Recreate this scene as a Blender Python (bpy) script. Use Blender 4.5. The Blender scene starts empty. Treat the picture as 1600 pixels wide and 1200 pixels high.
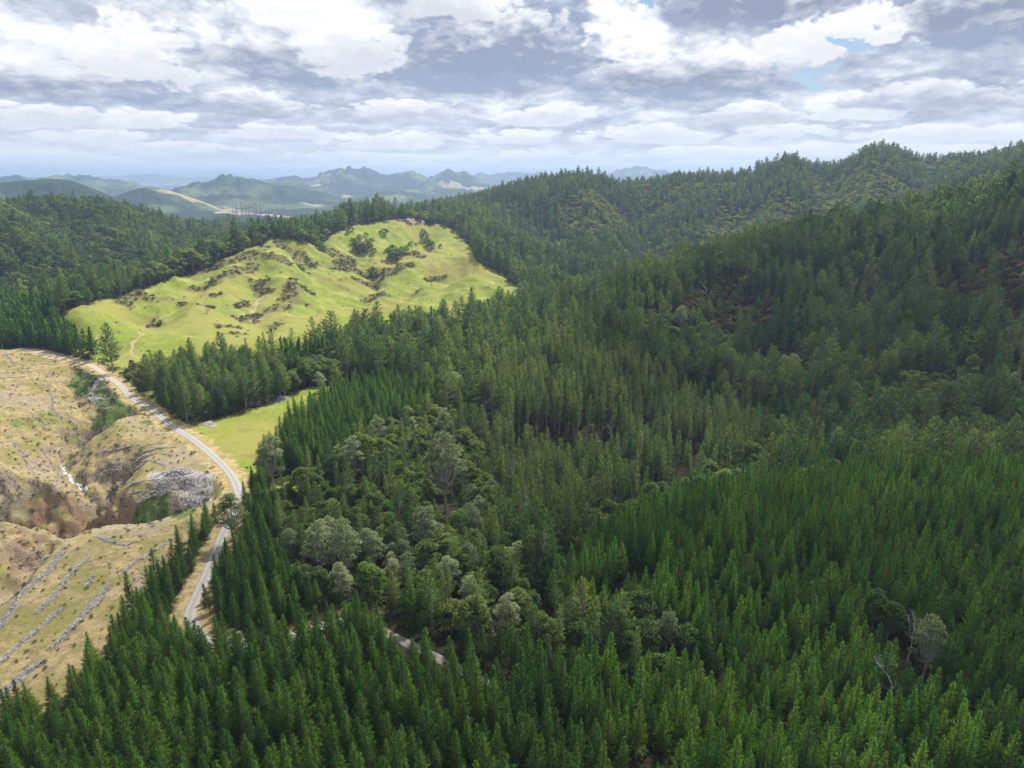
import bpy, math, random
import numpy as np
from math import radians as R
random.seed(7); rng = np.random.default_rng(7)
sc = bpy.context.scene
# ------------------------------------------------------------------ camera
HC = 115.0; PITCH = R(16.9); FPX = 1067.0
cam = bpy.data.cameras.new('camera'); cam.sensor_width = 36; cam.lens = 36*FPX/1600.0
cam.clip_start = 1; cam.clip_end = 120000
cam_o = bpy.data.objects.new('camera', cam); sc.collection.objects.link(cam_o)
cam_o.location = (0, 0, HC); cam_o.rotation_euler = (math.pi/2-PITCH, 0, 0); sc.camera = cam_o
# ------------------------------------------------------------------ exposure, sampling
sc.view_settings.view_transform = 'Standard'; sc.view_settings.look = 'None'
sc.view_settings.gamma = 1; sc.view_settings.exposure = 0.55
sc.render.engine = 'CYCLES'
cy = sc.cycles
cy.max_bounces = 6; cy.diffuse_bounces = 2; cy.glossy_bounces = 1; cy.transmission_bounces = 3
cy.volume_bounces = 0; cy.transparent_max_bounces = 8; cy.use_denoising = True
cy.caustics_reflective = False; cy.caustics_refractive = False
cy.use_adaptive_sampling = True; cy.adaptive_threshold = 0.02
# ------------------------------------------------------------------ sun (in front of the camera, slightly right, high)
SUN_AZ = R(27); SUN_EL = R(57)           # azimuth clockwise from +Y
SUND = np.array([math.sin(SUN_AZ)*math.cos(SUN_EL), math.cos(SUN_AZ)*math.cos(SUN_EL), math.sin(SUN_EL)])
sl = bpy.data.lights.new('sun', 'SUN'); sl.energy = 5.0; sl.angle = R(0.53); sl.color = (1.0, 0.955, 0.88)
so = bpy.data.objects.new('sun', sl); sc.collection.objects.link(so)
so.rotation_euler = (math.pi/2-SUN_EL, 0, math.pi-SUN_AZ)
# ------------------------------------------------------------------ node helper
class NB:
    def __init__(s, nt): s.nt = nt; s.nodes = nt.nodes; s.nodes.clear()
    def n(s, typ, **kw):
        nd = s.nodes.new(typ)
        for k, v in kw.items(): setattr(nd, k, v)
        return nd
    def put(s, sock, v):
        if isinstance(v, bpy.types.NodeSocket): s.nt.links.new(v, sock)
        elif v is not None: sock.default_value = v
    def m(s, op, a, b=None, c=None, clamp=False):
        nd = s.n('ShaderNodeMath', operation=op, use_clamp=clamp)
        s.put(nd.inputs[0], a); s.put(nd.inputs[1], b); s.put(nd.inputs[2], c)
        return nd.outputs[0]
    def vm(s, op, a, b=None, scale=None):
        nd = s.n('ShaderNodeVectorMath', operation=op)
        s.put(nd.inputs[0], a); s.put(nd.inputs[1], b)
        if scale is not None: s.put(nd.inputs['Scale'], scale)
        return nd.outputs['Value'] if op in ('LENGTH', 'DOT_PRODUCT', 'DISTANCE') else nd.outputs[0]
    def noise(s, vec, scale, detail=3, rough=.5, dist=0, dim='3D', w=None):
        nd = s.n('ShaderNodeTexNoise', noise_dimensions=dim)
        s.put(nd.inputs['Vector'], vec); s.put(nd.inputs['Scale'], scale); s.put(nd.inputs['Detail'], detail)
        s.put(nd.inputs['Roughness'], rough); s.put(nd.inputs['Distortion'], dist)
        if w is not None: s.put(nd.inputs['W'], w)
        return nd.outputs['Fac']
    def mix(s, f, a, b, blend='MIX'):
        nd = s.n('ShaderNodeMix', data_type='RGBA', blend_type=blend)
        s.put(nd.inputs[0], f)
        s.put(nd.inputs[6], (*a, 1) if isinstance(a, tuple) and len(a) == 3 else a)
        s.put(nd.inputs[7], (*b, 1) if isinstance(b, tuple) and len(b) == 3 else b)
        return nd.outputs[2]
    def ss(s, x, lo, hi):       # smoothstep
        nd = s.n('ShaderNodeMapRange', interpolation_type='SMOOTHSTEP')
        s.put(nd.inputs[0], x); s.put(nd.inputs[1], lo); s.put(nd.inputs[2], hi)
        return nd.outputs[0]
    def attr(s, name, out='Fac', typ='GEOMETRY'):
        nd = s.n('ShaderNodeAttribute', attribute_name=name, attribute_type=typ)
        return nd.outputs[out]
# ------------------------------------------------------------------ world: blue sky behind a broken deck of cumulus
def pix_dir(u, v):
    x = (u-800)/FPX; y = (600-v)/FPX; cp, sp = math.cos(PITCH), math.sin(PITCH)
    return x, cp + y*sp, -sp + y*cp
def az_el(u, v):
    x, y, z = pix_dir(u, v)
    return math.atan2(x, y), math.atan2(z, math.hypot(x, y))
wd = bpy.data.worlds.new('World'); sc.world = wd; wd.use_nodes = True
wd.cycles.sampling_method = 'NONE'
CLOUD_DARK = (3.5, 4.35, 6.1); CLOUD_WHITE = (10.0, 10.2, 10.4); SKY_HORIZON = (7.7, 7.7, 7.6)
# cloud masses: centre and half size of each (azimuth, elevation), how grey (+) or bright (-) it is
MASSES = [(800, 75, 150, 50, 1.0), (660, 90, 80, 32, .6), (370, 95, 90, 26, .8), (1150, 15, 110, 36, 1.1), (1060, 122, 120, 22, .9), (60, 134, 95, 14, .9),
          (1545, 25, 85, 36, 1.0), (1470, 150, 120, 26, .7), (410, 166, 55, 13, .6), (620, 176, 90, 14, .5), (1180, 178, 60, 14, .5),
          (1350, 45, 60, 20, .25), (250, 215, 80, 9, .35), (600, 235, 80, 8, .4), (1000, 210, 160, 9, .3),
          (130, 60, 120, 34, -.75), (985, 45, 40, 45, -1.2), (450, 30, 60, 40, -.65), (530, 70, 34, 40, -.6), (1100, 82, 60, 12, -.9),
          (1300, 150, 55, 26, -.7), (750, 155, 60, 12, -.6), (600, 12, 90, 16, -.6), (30, 190, 60, 14, -.3), (1240, 75, 50, 20, -.5), (1430, 85, 60, 16, -.5)]
# single heaps, farthest first: centre of the body, half width, half height, greyness of the base
HEAPS = [(90, 262, 150, 9, .25), (340, 262, 170, 10, .3), (640, 262, 160, 10, .25), (930, 262, 150, 9, .25), (1160, 258, 140, 9, .25), (1420, 240, 150, 10, .3),
         (60, 245, 120, 11, .4), (560, 246, 150, 11, .45), (850, 244, 130, 12, .35), (1090, 240, 110, 13, .4), (1330, 232, 110, 13, .35), (270, 234, 95, 17, .5),
         (140, 216, 110, 15, .45), (420, 210, 100, 17, .5), (600, 226, 120, 17, .55), (780, 216, 110, 17, .45), (1000, 216, 120, 18, .45), (1240, 208, 110, 18, .45), (1480, 212, 140, 18, .45),
         (60, 186, 110, 24, .5), (240, 192, 80, 20, .4), (410, 168, 78, 24, .9), (640, 176, 110, 26, .7), (840, 186, 90, 20, .45), (1180, 184, 95, 24, .65), (1350, 172, 90, 30, .35),
         (1500, 156, 150, 38, .9), (40, 128, 130, 36, 1.0), (180, 92, 120, 62, .35), (1080, 120, 160, 42, 1.05), (560, 82, 90, 66, .45), (370, 88, 105, 50, 1.0), (1300, 60, 110, 50, .3),
         (800, 76, 180, 74, 1.3), (960, 40, 70, 60, .1), (1150, 10, 140, 46, 1.2), (1550, 22, 130, 44, 1.15), (450, 10, 110, 34, .2), (690, 10, 100, 30, .5)]
HOLES = [(1312, 66, 17, 20), (1262, 116, 36, 12), (1300, 125, 20, 9), (992, 5, 9, 7)]
def build_world():
    b = NB(wd.node_tree)
    tc = b.n('ShaderNodeTexCoord'); D = b.vm('NORMALIZE', tc.outputs['Generated'])
    sep = b.n('ShaderNodeSeparateXYZ'); b.put(sep.inputs[0], D)
    X, Y, Z = sep.outputs
    sky = b.n('ShaderNodeTexSky', sky_type='NISHITA', sun_disc=False)
    sky.sun_elevation = SUN_EL; sky.sun_rotation = SUN_AZ; sky.altitude = 100; sky.dust_density = .6
    az = b.m('ARCTAN2', X, Y); el = b.m('ARCSINE', Z)
    elc = b.m('MAXIMUM', el, 0.0)
    # clouds pack together and shrink towards the horizon
    q = b.m('LOGARITHM', b.m('ADD', elc, 0.055), math.e)
    sc_h = b.m('DIVIDE', 0.2, b.m('ADD', elc, 0.075))
    comb = b.n('ShaderNodeCombineXYZ'); b.put(comb.inputs[0], b.m('MULTIPLY', az, 5.0)); b.put(comb.inputs[1], b.m('MULTIPLY', q, 2.1))
    Q = comb.outputs[0]
    # ragged wobble of all outlines
    wob = b.n('ShaderNodeTexNoise', noise_dimensions='2D'); b.put(wob.inputs['Vector'], Q)
    wob.inputs['Scale'].default_value = 1.6; wob.inputs['Detail'].default_value = 6; wob.inputs['Roughness'].default_value = .58
    wv = b.vm('SUBTRACT', wob.outputs['Color'], (.5, .5, .5))
    ws = b.n('ShaderNodeSeparateXYZ'); b.put(ws.inputs[0], wv)
    azw = b.m('ADD', az, b.m('MULTIPLY', ws.outputs[0], 0.22)); elw = b.m('ADD', elc, b.m('MULTIPLY', ws.outputs[1], b.m('MULTIPLY', b.m('ADD', elc, .02), .42)))
    def blob(u, v, wu, wv_):
        a0, e0 = az_el(u, v)
        dx = b.m('MULTIPLY', b.m('SUBTRACT', azw, a0), FPX/wu); dy = b.m('MULTIPLY', b.m('SUBTRACT', elw, e0), FPX/wv_)
        r2 = b.m('ADD', b.m('MULTIPLY', dx, dx), b.m('MULTIPLY', dy, dy))
        return b.m('DIVIDE', 1.0, b.m('ADD', 1.0, b.m('MULTIPLY', r2, r2)))
    grey = None
    for (u, v, wu, wv_, s_) in MASSES:
        t = b.m('MULTIPLY', blob(u, v, wu, wv_), s_)
        grey = t if grey is None else b.m('ADD', grey, t)
    hole = None
    for (u, v, wu, wv_) in HOLES:
        t = blob(u, v, wu, wv_); hole = t if hole is None else b.m('MAXIMUM', hole, t)
    # heaped masses: dense above / thin below -> base (grey); the other way round -> sunlit top
    Qw = b.vm('ADD', Q, b.vm('SCALE', wv, scale=.25))
    n0 = b.noise(Qw, 1.25, detail=5, rough=.52, dim='2D')
    n1 = b.noise(b.vm('ADD', Qw, (0.03, 0.22, 0)), 1.25, detail=2, rough=.5, dim='2D')
    vor = b.n('ShaderNodeTexVoronoi', voronoi_dimensions='2D', feature='SMOOTH_F1'); b.put(vor.inputs['Vector'], b.vm('MULTIPLY', Qw, (1, 1.25, 1)))
    vor.inputs['Scale'].default_value = 4.2; vor.inputs['Detail'].default_value = 3; vor.inputs['Roughness'].default_value = .6
    vor.inputs['Smoothness'].default_value = .25
    puff = vor.outputs['Distance']
    rim = b.m('SUBTRACT', n0, n1)
    v1 = b.m('ADD', b.m('MULTIPLY', grey, .92), b.m('MULTIPLY', rim, -2.6))
    v1 = b.m('ADD', v1, b.m('MULTIPLY', b.m('SUBTRACT', puff, .42), .9))
    v1 = b.m('ADD', v1, b.m('MULTIPLY', b.m('SUBTRACT', ws.outputs[2], 0.0), .9))
    shade = b.n('ShaderNodeMapRange'); b.put(shade.inputs[0], v1); shade.inputs[1].default_value = -.88; shade.inputs[2].default_value = 1.25; shade = shade.outputs[0]
    cr = b.n('ShaderNodeValToRGB'); b.put(cr.inputs[0], shade)
    e = cr.color_ramp.elements; e[0].position = 0; e[0].color = (1, 1, 1, 1); e[1].position = 1; e[1].color = (.30, .345, .475, 1)
    for p, c in ((.2, (.93, .94, .95, 1)), (.42, (.72, .75, .80, 1)), (.68, (.48, .53, .62, 1))):
        x = e.new(p); x.color = c
    ccol = cr.outputs[0]
    v2 = b.n('ShaderNodeTexVoronoi', voronoi_dimensions='2D', feature='SMOOTH_F1'); b.put(v2.inputs['Vector'], Qw); v2.inputs['Scale'].default_value = 6.5; v2.inputs['Detail'].default_value = 3
    v2.inputs['Roughness'].default_value = .5; v2.inputs['Smoothness'].default_value = .5
    lumps = b.m('ADD', b.m('MULTIPLY', b.m('SUBTRACT', .45, v2.outputs['Distance']), .7), b.m('MULTIPLY', b.m('SUBTRACT', n0, .5), 2.0))
    tone = b.m('ADD', b.m('MULTIPLY', ws.outputs[2], 1.0), b.m('MULTIPLY', b.m('SUBTRACT', puff, .4), .35))
    azh = b.m('ADD', az, b.m('MULTIPLY', ws.outputs[0], .10)); elh = b.m('ADD', elc, b.m('MULTIPLY', ws.outputs[1], b.m('MULTIPLY', b.m('ADD', elc, .02), .22)))
    for (u, v, hw, hh, gy_) in HEAPS:
        a0, e0 = az_el(u, v)
        dx = b.m('MULTIPLY', b.m('SUBTRACT', azh, a0), FPX/hw); dy = b.m('MULTIPLY', b.m('SUBTRACT', elh, e0), FPX/hh)
        dyf = b.m('MAXIMUM', dy, b.m('MULTIPLY', dy, -1.7))
        s_ = b.m('SUBTRACT', b.m('ADD', 1.0, b.m('MULTIPLY', lumps, 1.0)), b.m('MULTIPLY_ADD', dx, dx, b.m('MULTIPLY', dyf, dyf)))
        al_ = b.ss(s_, 0, .40)
        t_ = b.m('MULTIPLY', b.ss(b.m('ADD', b.m('MULTIPLY_ADD', dy, -.75, b.m('MULTIPLY', s_, .55)), tone), -.42, .95), gy_, clamp=True)
        cc = b.mix(t_, (1.0, 1.0, .995), (.27, .31, .415))
        ccol = b.mix(b.m('MULTIPLY', al_, .93), ccol, cc)
    cl = b.vm('SCALE', ccol, scale=8.1)
    al = b.ss(b.m('ADD', hole, b.m('MULTIPLY', b.m('SUBTRACT', .5, n0), 1.1)), .86, .42)
    back = b.mix(.25, b.vm('SCALE', sky.outputs[0], scale=.6), (3.6, 5.6, 8.2))
    col = b.mix(al, back, cl)
    hz = b.m('POWER', b.ss(Z, 0.12, 0.0), 2.0)
    col = b.mix(b.m('MULTIPLY', hz, .62), col, SKY_HORIZON)
    col = b.mix(b.ss(Z, 0.0, -0.03), col, (1.2, 1.4, 1.6))
    bg = b.n('ShaderNodeBackground'); b.put(bg.inputs[0], col); b.put(bg.inputs[1], 0.1)
    out = b.n('ShaderNodeOutputWorld'); b.put(out.inputs[0], bg.outputs[0])
build_world()
HAZE_COL = (.54, .71, 1.0, 1); HAZE_D = 1.12e-4
# ------------------------------------------------------------------ noise (numpy)
_perm = rng.permutation(512).astype(np.int64)
def _h(ix, iy): return _perm[(_perm[ix & 511] + iy) & 511]
_ga = np.arange(512)*2*math.pi/512*37.0
_GX, _GY = np.cos(_ga), np.sin(_ga)
def perlin(x, y):
    xi = np.floor(x).astype(np.int64); yi = np.floor(y).astype(np.int64); xf = x-xi; yf = y-yi
    u = xf*xf*xf*(xf*(xf*6-15)+10); v = yf*yf*yf*(yf*(yf*6-15)+10)
    def g(ax, ay):
        h = _h(xi+ax, yi+ay); return _GX[h]*(xf-ax)+_GY[h]*(yf-ay)
    a = g(0,0); b_ = g(1,0); c = g(0,1); d = g(1,1)
    return 1.5*((a*(1-u)+b_*u)*(1-v)+(c*(1-u)+d*u)*v)
def fbm(x, y, s, oct_=4, seed=0, rough=.5):
    x = np.asarray(x, float)/s+seed*17.3; y = np.asarray(y, float)/s-seed*9.1; r = 0; a = 1; t = 0
    for _ in range(oct_):
        r = r+a*perlin(x, y); t += a; a *= rough; x = x*2.03+5.2; y = y*2.03+1.7
    return r/t
def ridged(x, y, s, oct_=4, seed=0):
    x = np.asarray(x, float)/s+seed*11.3; y = np.asarray(y, float)/s+seed*7.7; r = 0; a = 1; t = 0
    for _ in range(oct_):
        r = r+a*(1-2*np.abs(perlin(x, y))); t += a; a *= .5; x = x*2.1+3.1; y = y*2.1+8.3
    return r/t
def sstep(x, a, b_):
    t = np.clip((np.asarray(x, float)-a)/(b_-a), 0, 1); return t*t*(3-2*t)
# ------------------------------------------------------------------ terrain heights
def ray(u, v):
    a, e = az_el(u, v); return a, e
CP = []                                            # control points (azimuth, ln distance, height)
def P(u, v, r):                                    # ground seen at (u, v), r metres away
    a, e = ray(u, v); CP.append((a, math.log(r), HC+r*math.tan(e)))
def G(u, v, z):                                    # ground of height z seen at (u, v)
    a, e = ray(u, v); CP.append((a, math.log((z-HC)/math.tan(e)), z))
def V(u, r, z):                                    # hidden ground
    a, e = ray(u, 275); CP.append((a, math.log(r), z))
for u in (-700, 0, 400, 800, 1200, 1700, 2400): V(u, 12, 2); V(u, 50, 1)
for u, v, z in [(-200, 1200, -6), (0, 1200, -3), (250, 1200, -1), (500, 1200, 0), (800, 1200, 1), (1100, 1200, 1), (1400, 1200, 0), (1700, 1200, 0),
                (100, 1150, -6), (250, 1050, -6), (400, 1020, -3), (500, 1050, -2), (650, 1050, -2), (800, 1050, 0), (1000, 1050, 0), (1200, 1000, 2), (1600, 1000, 4),
                (620, 1000, -4), (700, 1030, -2), (780, 1080, -1),
                (0, 1090, -11), (60, 1060, -10), (130, 1010, -10), (230, 930, -10), (300, 960, -9), (330, 880, -10), (345, 840, -11), (372, 770, -11), (355, 735, -10.5), (330, 710, -10),
                (240, 650, -8), (190, 603, -6), (140, 575, -4), (60, 548, -1), (0, 545, 0), (-150, 545, 2), (-300, 700, -6), (-300, 900, -8),
                (60, 600, -5), (40, 700, -9), (0, 760, -10), (190, 720, -11), (280, 750, -11), (250, 780, -12), (60, 950, -11), (150, 880, -11), (250, 850, -11),
                (60, 640, -7), (220, 690, -10), (150, 910, -11), (50, 1000, -11), (0, 650, -6),
                (350, 650, -8.5), (450, 620, -8), (400, 700, -9), (300, 620, -8), (240, 590, -7), (400, 590, -6),
                (500, 900, -6), (450, 960, -5), (600, 930, -8), (700, 900, -8), (550, 820, -10), (450, 780, -10), (700, 800, -10), (600, 720, -8), (500, 680, -6),
                (850, 950, -3), (800, 870, -6), (900, 900, 0), (700, 650, -5), (600, 640, -5), (800, 620, -6), (550, 590, -4),
                (1000, 850, 3), (1200, 790, 4), (1400, 760, 5), (1600, 760, 6), (1100, 800, 4), (1700, 760, 7)]: G(u, v, z)
# gully behind the near plantation, then the wooded face up to the near right ridge
for u, r, z in [(900, 225, -18), (1000, 270, -26), (1100, 308, -27), (1200, 333, -25), (1350, 352, -23), (1500, 362, -20), (1650, 366, -18), (1900, 360, -5)]: V(u, r, z)
for u, v, r in [(950, 650, 350), (1100, 668, 385), (1300, 650, 410), (1500, 640, 420), (1650, 640, 430), (1000, 560, 430), (1150, 560, 470), (1300, 540, 520),
                (1450, 520, 520), (1600, 500, 540), (1750, 480, 540), (1100, 480, 545), (1250, 470, 600), (1400, 440, 630), (1550, 400, 660), (1700, 370, 680)]: P(u, v, r)
for u, v, r in [(880, 512, 520), (960, 485, 545), (1050, 450, 590), (1100, 432, 620), (1180, 412, 650), (1280, 386, 690), (1400, 362, 730), (1500, 332, 760), (1600, 318, 790), (1750, 300, 810), (1950, 290, 830)]: P(u, v, r)
for u, r, z in [(960, 700, 0), (1060, 760, 6), (1200, 860, 20), (1350, 930, 34), (1500, 980, 48), (1700, 1000, 60)]: V(u, r, z)
# small spurs and re-entrants of that face
for u, v, r in [(1040, 520, 490), (1180, 600, 420), (1340, 590, 480), (1480, 580, 455)]: P(u, v, r)
# far right ridge: foot, face, crest, back
for u, v, r in [(850, 470, 800), (900, 440, 880), (1000, 425, 930), (800, 385, 960), (760, 372, 1010), (880, 380, 1050), (960, 380, 1080), (1050, 380, 1080),
                (850, 340, 1200), (950, 330, 1280), (1100, 330, 1300), (1200, 340, 1250), (1300, 310, 1350), (1400, 300, 1350), (1500, 290, 1330)]: P(u, v, r)
for u, v, r in [(650, 358, 1300), (700, 345, 1330), (750, 327, 1370), (800, 311, 1420), (850, 296, 1450), (900, 285, 1480), (940, 283, 1500), (985, 303, 1540), (1010, 298, 1560),
                (1080, 286, 1600), (1150, 284, 1620), (1158, 288, 1630), (1200, 272, 1640), (1240, 268, 1650), (1290, 276, 1680), (1340, 266, 1680), (1380, 252, 1680), (1420, 257, 1700), (1480, 264, 1720),
                (1530, 258, 1700), (1600, 252, 1680), (1750, 246, 1680), (1950, 240, 1680)]: P(u, v, r)
for u in (650, 800, 950, 1100, 1300, 1500, 1750, 2000): V(u, 2300, 10); V(u, 3200, -30)
# pasture hill
for u, v, r in [(110, 480, 640), (150, 467, 670), (200, 455, 700), (260, 435, 735), (330, 410, 775), (380, 388, 810), (430, 369, 850), (455, 372, 855), (480, 379, 875), (520, 362, 960), (560, 347, 1010), (600, 342, 1050),
                (650, 344, 1090), (690, 347, 1090), (715, 362, 1030), (735, 380, 960),
                (600, 380, 930), (650, 378, 960), (570, 400, 860), (590, 440, 770), (540, 430, 760), (500, 400, 830),
                (690, 392, 880), (728, 402, 865), (770, 420, 815), (812, 455, 745), (655, 420, 800), (620, 440, 765), (720, 440, 770), (700, 470, 690), (620, 470, 690),
                (430, 430, 720), (350, 450, 680), (300, 480, 620), (480, 470, 640), (400, 490, 600), (220, 500, 610), (560, 490, 620),
                (400, 545, 497), (450, 520, 540), (180, 530, 555), (120, 500, 605)]: P(u, v, r)
for u, v, z in [(640, 525, -4), (720, 515, -4), (800, 505, -6), (840, 480, -8), (560, 520, -3), (300, 575, -7), (450, 560, -5), (220, 560, -4), (300, 555, -3)]: G(u, v, z)
# block of pines on the left and the valley behind the pasture
for u, v, z in [(100, 535, -3), (160, 560, -5), (50, 530, -1), (0, 530, 0), (-150, 530, 2), (0, 505, 2), (80, 505, 0)]: G(u, v, z)
for u, r, z in [(0, 760, -6), (100, 800, -8), (-200, 760, -4), (200, 860, -6), (300, 930, 0), (400, 980, 8), (480, 1050, 22)]: V(u, r, z)
for u, v, r in [(0, 425, 950), (100, 430, 950), (200, 420, 1000), (300, 400, 1080), (0, 380, 1120), (100, 375, 1150), (200, 380, 1150), (300, 379, 1250), (420, 378, 1200), (500, 366, 1180), (560, 362, 1180), (-200, 380, 1100),
                (0, 330, 1420), (60, 326, 1440), (110, 326, 1450), (160, 326, 1450), (200, 344, 1480), (250, 354, 1500), (330, 368, 1520), (390, 376, 1540), (-250, 325, 1420)]: P(u, v, r)
for u in (-400, -100, 200, 350, 500): V(u, 2100, -5); V(u, 3000, -35)
for u in (-900, -500, 0, 400, 800, 1200, 1600, 2100, 2500): V(u, 6000, -40); V(u, 30000, -40)
for u in (-700, 2400): V(u, 300, -3); V(u, 700, 20); V(u, 1500, 80)
CP = np.array(CP)
def _tps(pts, val, lam=2e-4):
    n = len(pts); d = np.hypot(pts[:,None,0]-pts[None,:,0], pts[:,None,1]-pts[None,:,1])
    K = np.where(d > 0, d*d*np.log(d+1e-12), 0)+lam*np.eye(n)
    Pm = np.c_[np.ones(n), pts]; A = np.zeros((n+3, n+3)); A[:n,:n] = K; A[:n,n:] = Pm; A[n:,:n] = Pm.T
    return np.linalg.solve(A, np.r_[val, 0, 0, 0])
_tw = _tps(CP[:,:2], CP[:,2])
def _tps_eval(a, l):
    out = np.empty(a.size); a_ = a.ravel(); l_ = l.ravel()
    for i in range(0, a_.size, 20000):
        aa = a_[i:i+20000]; ll = l_[i:i+20000]
        d2 = (aa[:,None]-CP[None,:,0])**2+(ll[:,None]-CP[None,:,1])**2
        out[i:i+20000] = (0.5*d2*np.log(d2+1e-18))@_tw[:-3]+_tw[-3]+_tw[-2]*aa+_tw[-1]*ll
    return out.reshape(a.shape)
# the base surface is sampled once on a fine fan and read back bicubically (Catmull-Rom)
A0, A1, NA = -1.35, 1.35, 620; L0, L1, NL = math.log(4), math.log(45000), 900
_ag, _lg = np.meshgrid(np.linspace(A0, A1, NA), np.linspace(L0, L1, NL))
_bg = _tps_eval(_ag, _lg)
def _cr(t): return (-.5*t+t*t-.5*t**3, 1-2.5*t*t+1.5*t**3, .5*t+2*t*t-1.5*t**3, -.5*t*t+.5*t**3)
def base_h(a, l):
    x = np.clip((a-A0)/(A1-A0)*(NA-1), 1, NA-3.001); y = np.clip((l-L0)/(L1-L0)*(NL-1), 1, NL-3.001)
    xi = x.astype(int); yi = y.astype(int); wx = _cr(x-xi); wy = _cr(y-yi); r = 0
    for j in range(4):
        for i in range(4): r = r+wy[j]*wx[i]*_bg[yi+j-1, xi+i-1]
    return r
# distant ranges: (distance, crest as (u, v) pairs, front width, back width)
RANGES = [
 (3000, [(-300, 290), (0, 286), (35, 281), (75, 279), (110, 281), (140, 292), (175, 306), (215, 322), (260, 345), (330, 380)], .16, .14),
 (3600, [(120, 330), (170, 312), (200, 298), (232, 291), (262, 296), (290, 305), (330, 320), (380, 345)], .10, .10),
 (6500, [(-300, 282), (60, 281), (110, 278), (150, 281), (185, 284), (222, 289), (250, 300), (300, 320)], .10, .10),
 (4800, [(210, 330), (255, 303), (290, 292), (325, 288), (350, 281), (372, 279), (395, 284), (430, 290), (470, 297), (520, 306), (560, 322)], .14, .10),
 (5000, [(480, 330), (530, 312), (580, 303), (625, 300), (660, 304), (705, 307), (730, 316), (780, 335)], .10, .09),
 (7200, [(380, 300), (405, 286), (425, 281), (445, 280), (462, 276), (478, 283), (495, 280), (507, 270), (518, 266), (527, 264), (538, 268), (546, 266), (556, 272), (566, 267), (574, 264), (586, 268), (594, 275),
         (603, 279), (618, 275), (630, 273), (643, 270), (652, 275), (668, 279), (684, 275), (699, 267), (712, 275), (728, 272), (742, 280), (770, 288), (830, 300)], .17, .10),
 (11000, [(690, 300), (735, 277), (750, 272), (770, 276), (800, 272), (815, 271), (830, 274), (845, 271), (862, 276), (900, 282), (950, 275), (975, 267), (1000, 264), (1030, 268), (1060, 275), (1110, 272), (1150, 280), (1200, 290)], .14, .12),
 (17000, [(-400, 279), (0, 279), (90, 277), (130, 279), (180, 276), (230, 275), (245, 273), (300, 277), (330, 279), (420, 280), (600, 279), (900, 279), (1300, 278), (2000, 280)], .10, .10),
 (24000, [(-400, 276), (0, 277), (100, 276), (160, 276), (220, 276), (280, 272), (350, 269), (385, 273), (410, 276), (500, 277), (700, 277), (1000, 276), (1500, 277), (2100, 276)], .10, .10)]
_RG = []
_fa = np.linspace(-1.3, 1.3, 2601)
for r_, pts, wf, wb in RANGES:
    a_ = []; z_ = []
    for u, v in pts:
        aa, ee = ray(u, v); a_.append(aa); z_.append(HC+r_*math.tan(ee))
    c0 = np.interp(_fa, a_, z_, left=-60, right=-60); lev = []
    for sg in (3, 14, 36, 80):                       # the crest line, and ever softer copies of it for the flanks
        k = np.exp(-.5*(np.arange(-3*sg, 3*sg+1)/sg)**2); lev.append(np.convolve(np.pad(c0, 3*sg, mode='edge'), k/k.sum(), 'valid'))
    _RG.append((math.log(r_), lev, wf, wb))
def far_h(a, l, x, y):
    h = -48+34*fbm(x, y, 700, 4, 3)+26*np.maximum(ridged(x, y, 1500, 3, 4), -.2)
    for i, (lr, lev, wf, wb) in enumerate(_RG):
        r_ = math.exp(lr)
        k = ridged(x, y, r_*.042, 4, i+5)                       # spurs running off the crest
        d = l-lr-.02*fbm(a*9, a*3, 1, 3, i+2)
        w = np.where(d < 0, wf, wb)*(1+.4*k)
        t = np.abs(d)/np.maximum(w, .02)
        jag = 1+.10*fbm(a*110, a*31, 1, 4, i+12)*(r_ > 4000)
        zc = [np.interp(a, _fa, c) for c in lev]
        q = np.clip(t*1.7, 0, 2.999); q0 = q.astype(int); f = q-q0; Z = np.stack(zc)
        z_ = np.take_along_axis(Z, q0[None], 0)[0]*(1-f)+np.take_along_axis(Z, q0[None]+1, 0)[0]*f
        prof = np.exp(-1.5*t**1.15)
        hh = -55+(z_*jag+55)*prof+(z_+60)*(.55 if r_ > 4500 else .16)*k*np.minimum(t*6, 1)*np.exp(-t*1.1)
        h = np.maximum(h, hh)
    return h
# hand-drawn gullies and spurs: image polylines laid on a level, then kept in plan
def lay(pts, z):
    out = []
    for u, v in pts:
        a, e = ray(u, v); r = (z-HC)/math.tan(e); out.append((r*math.sin(a), r*math.cos(a)))
    return np.array(out)
def seg_dist(x, y, pl):
    best = np.full(np.shape(x), 1e9); tt = np.zeros(np.shape(x)); n = len(pl)-1
    for i in range(n):
        ax, ay = pl[i]; bx, by = pl[i+1]; dx, dy = bx-ax, by-ay; L = dx*dx+dy*dy+1e-9
        t = np.clip(((x-ax)*dx+(y-ay)*dy)/L, 0, 1); d = np.hypot(x-ax-t*dx, y-ay-t*dy)
        m = d < best; best = np.where(m, d, best); tt = np.where(m, (i+t)/n, tt)
    return best, tt
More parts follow.
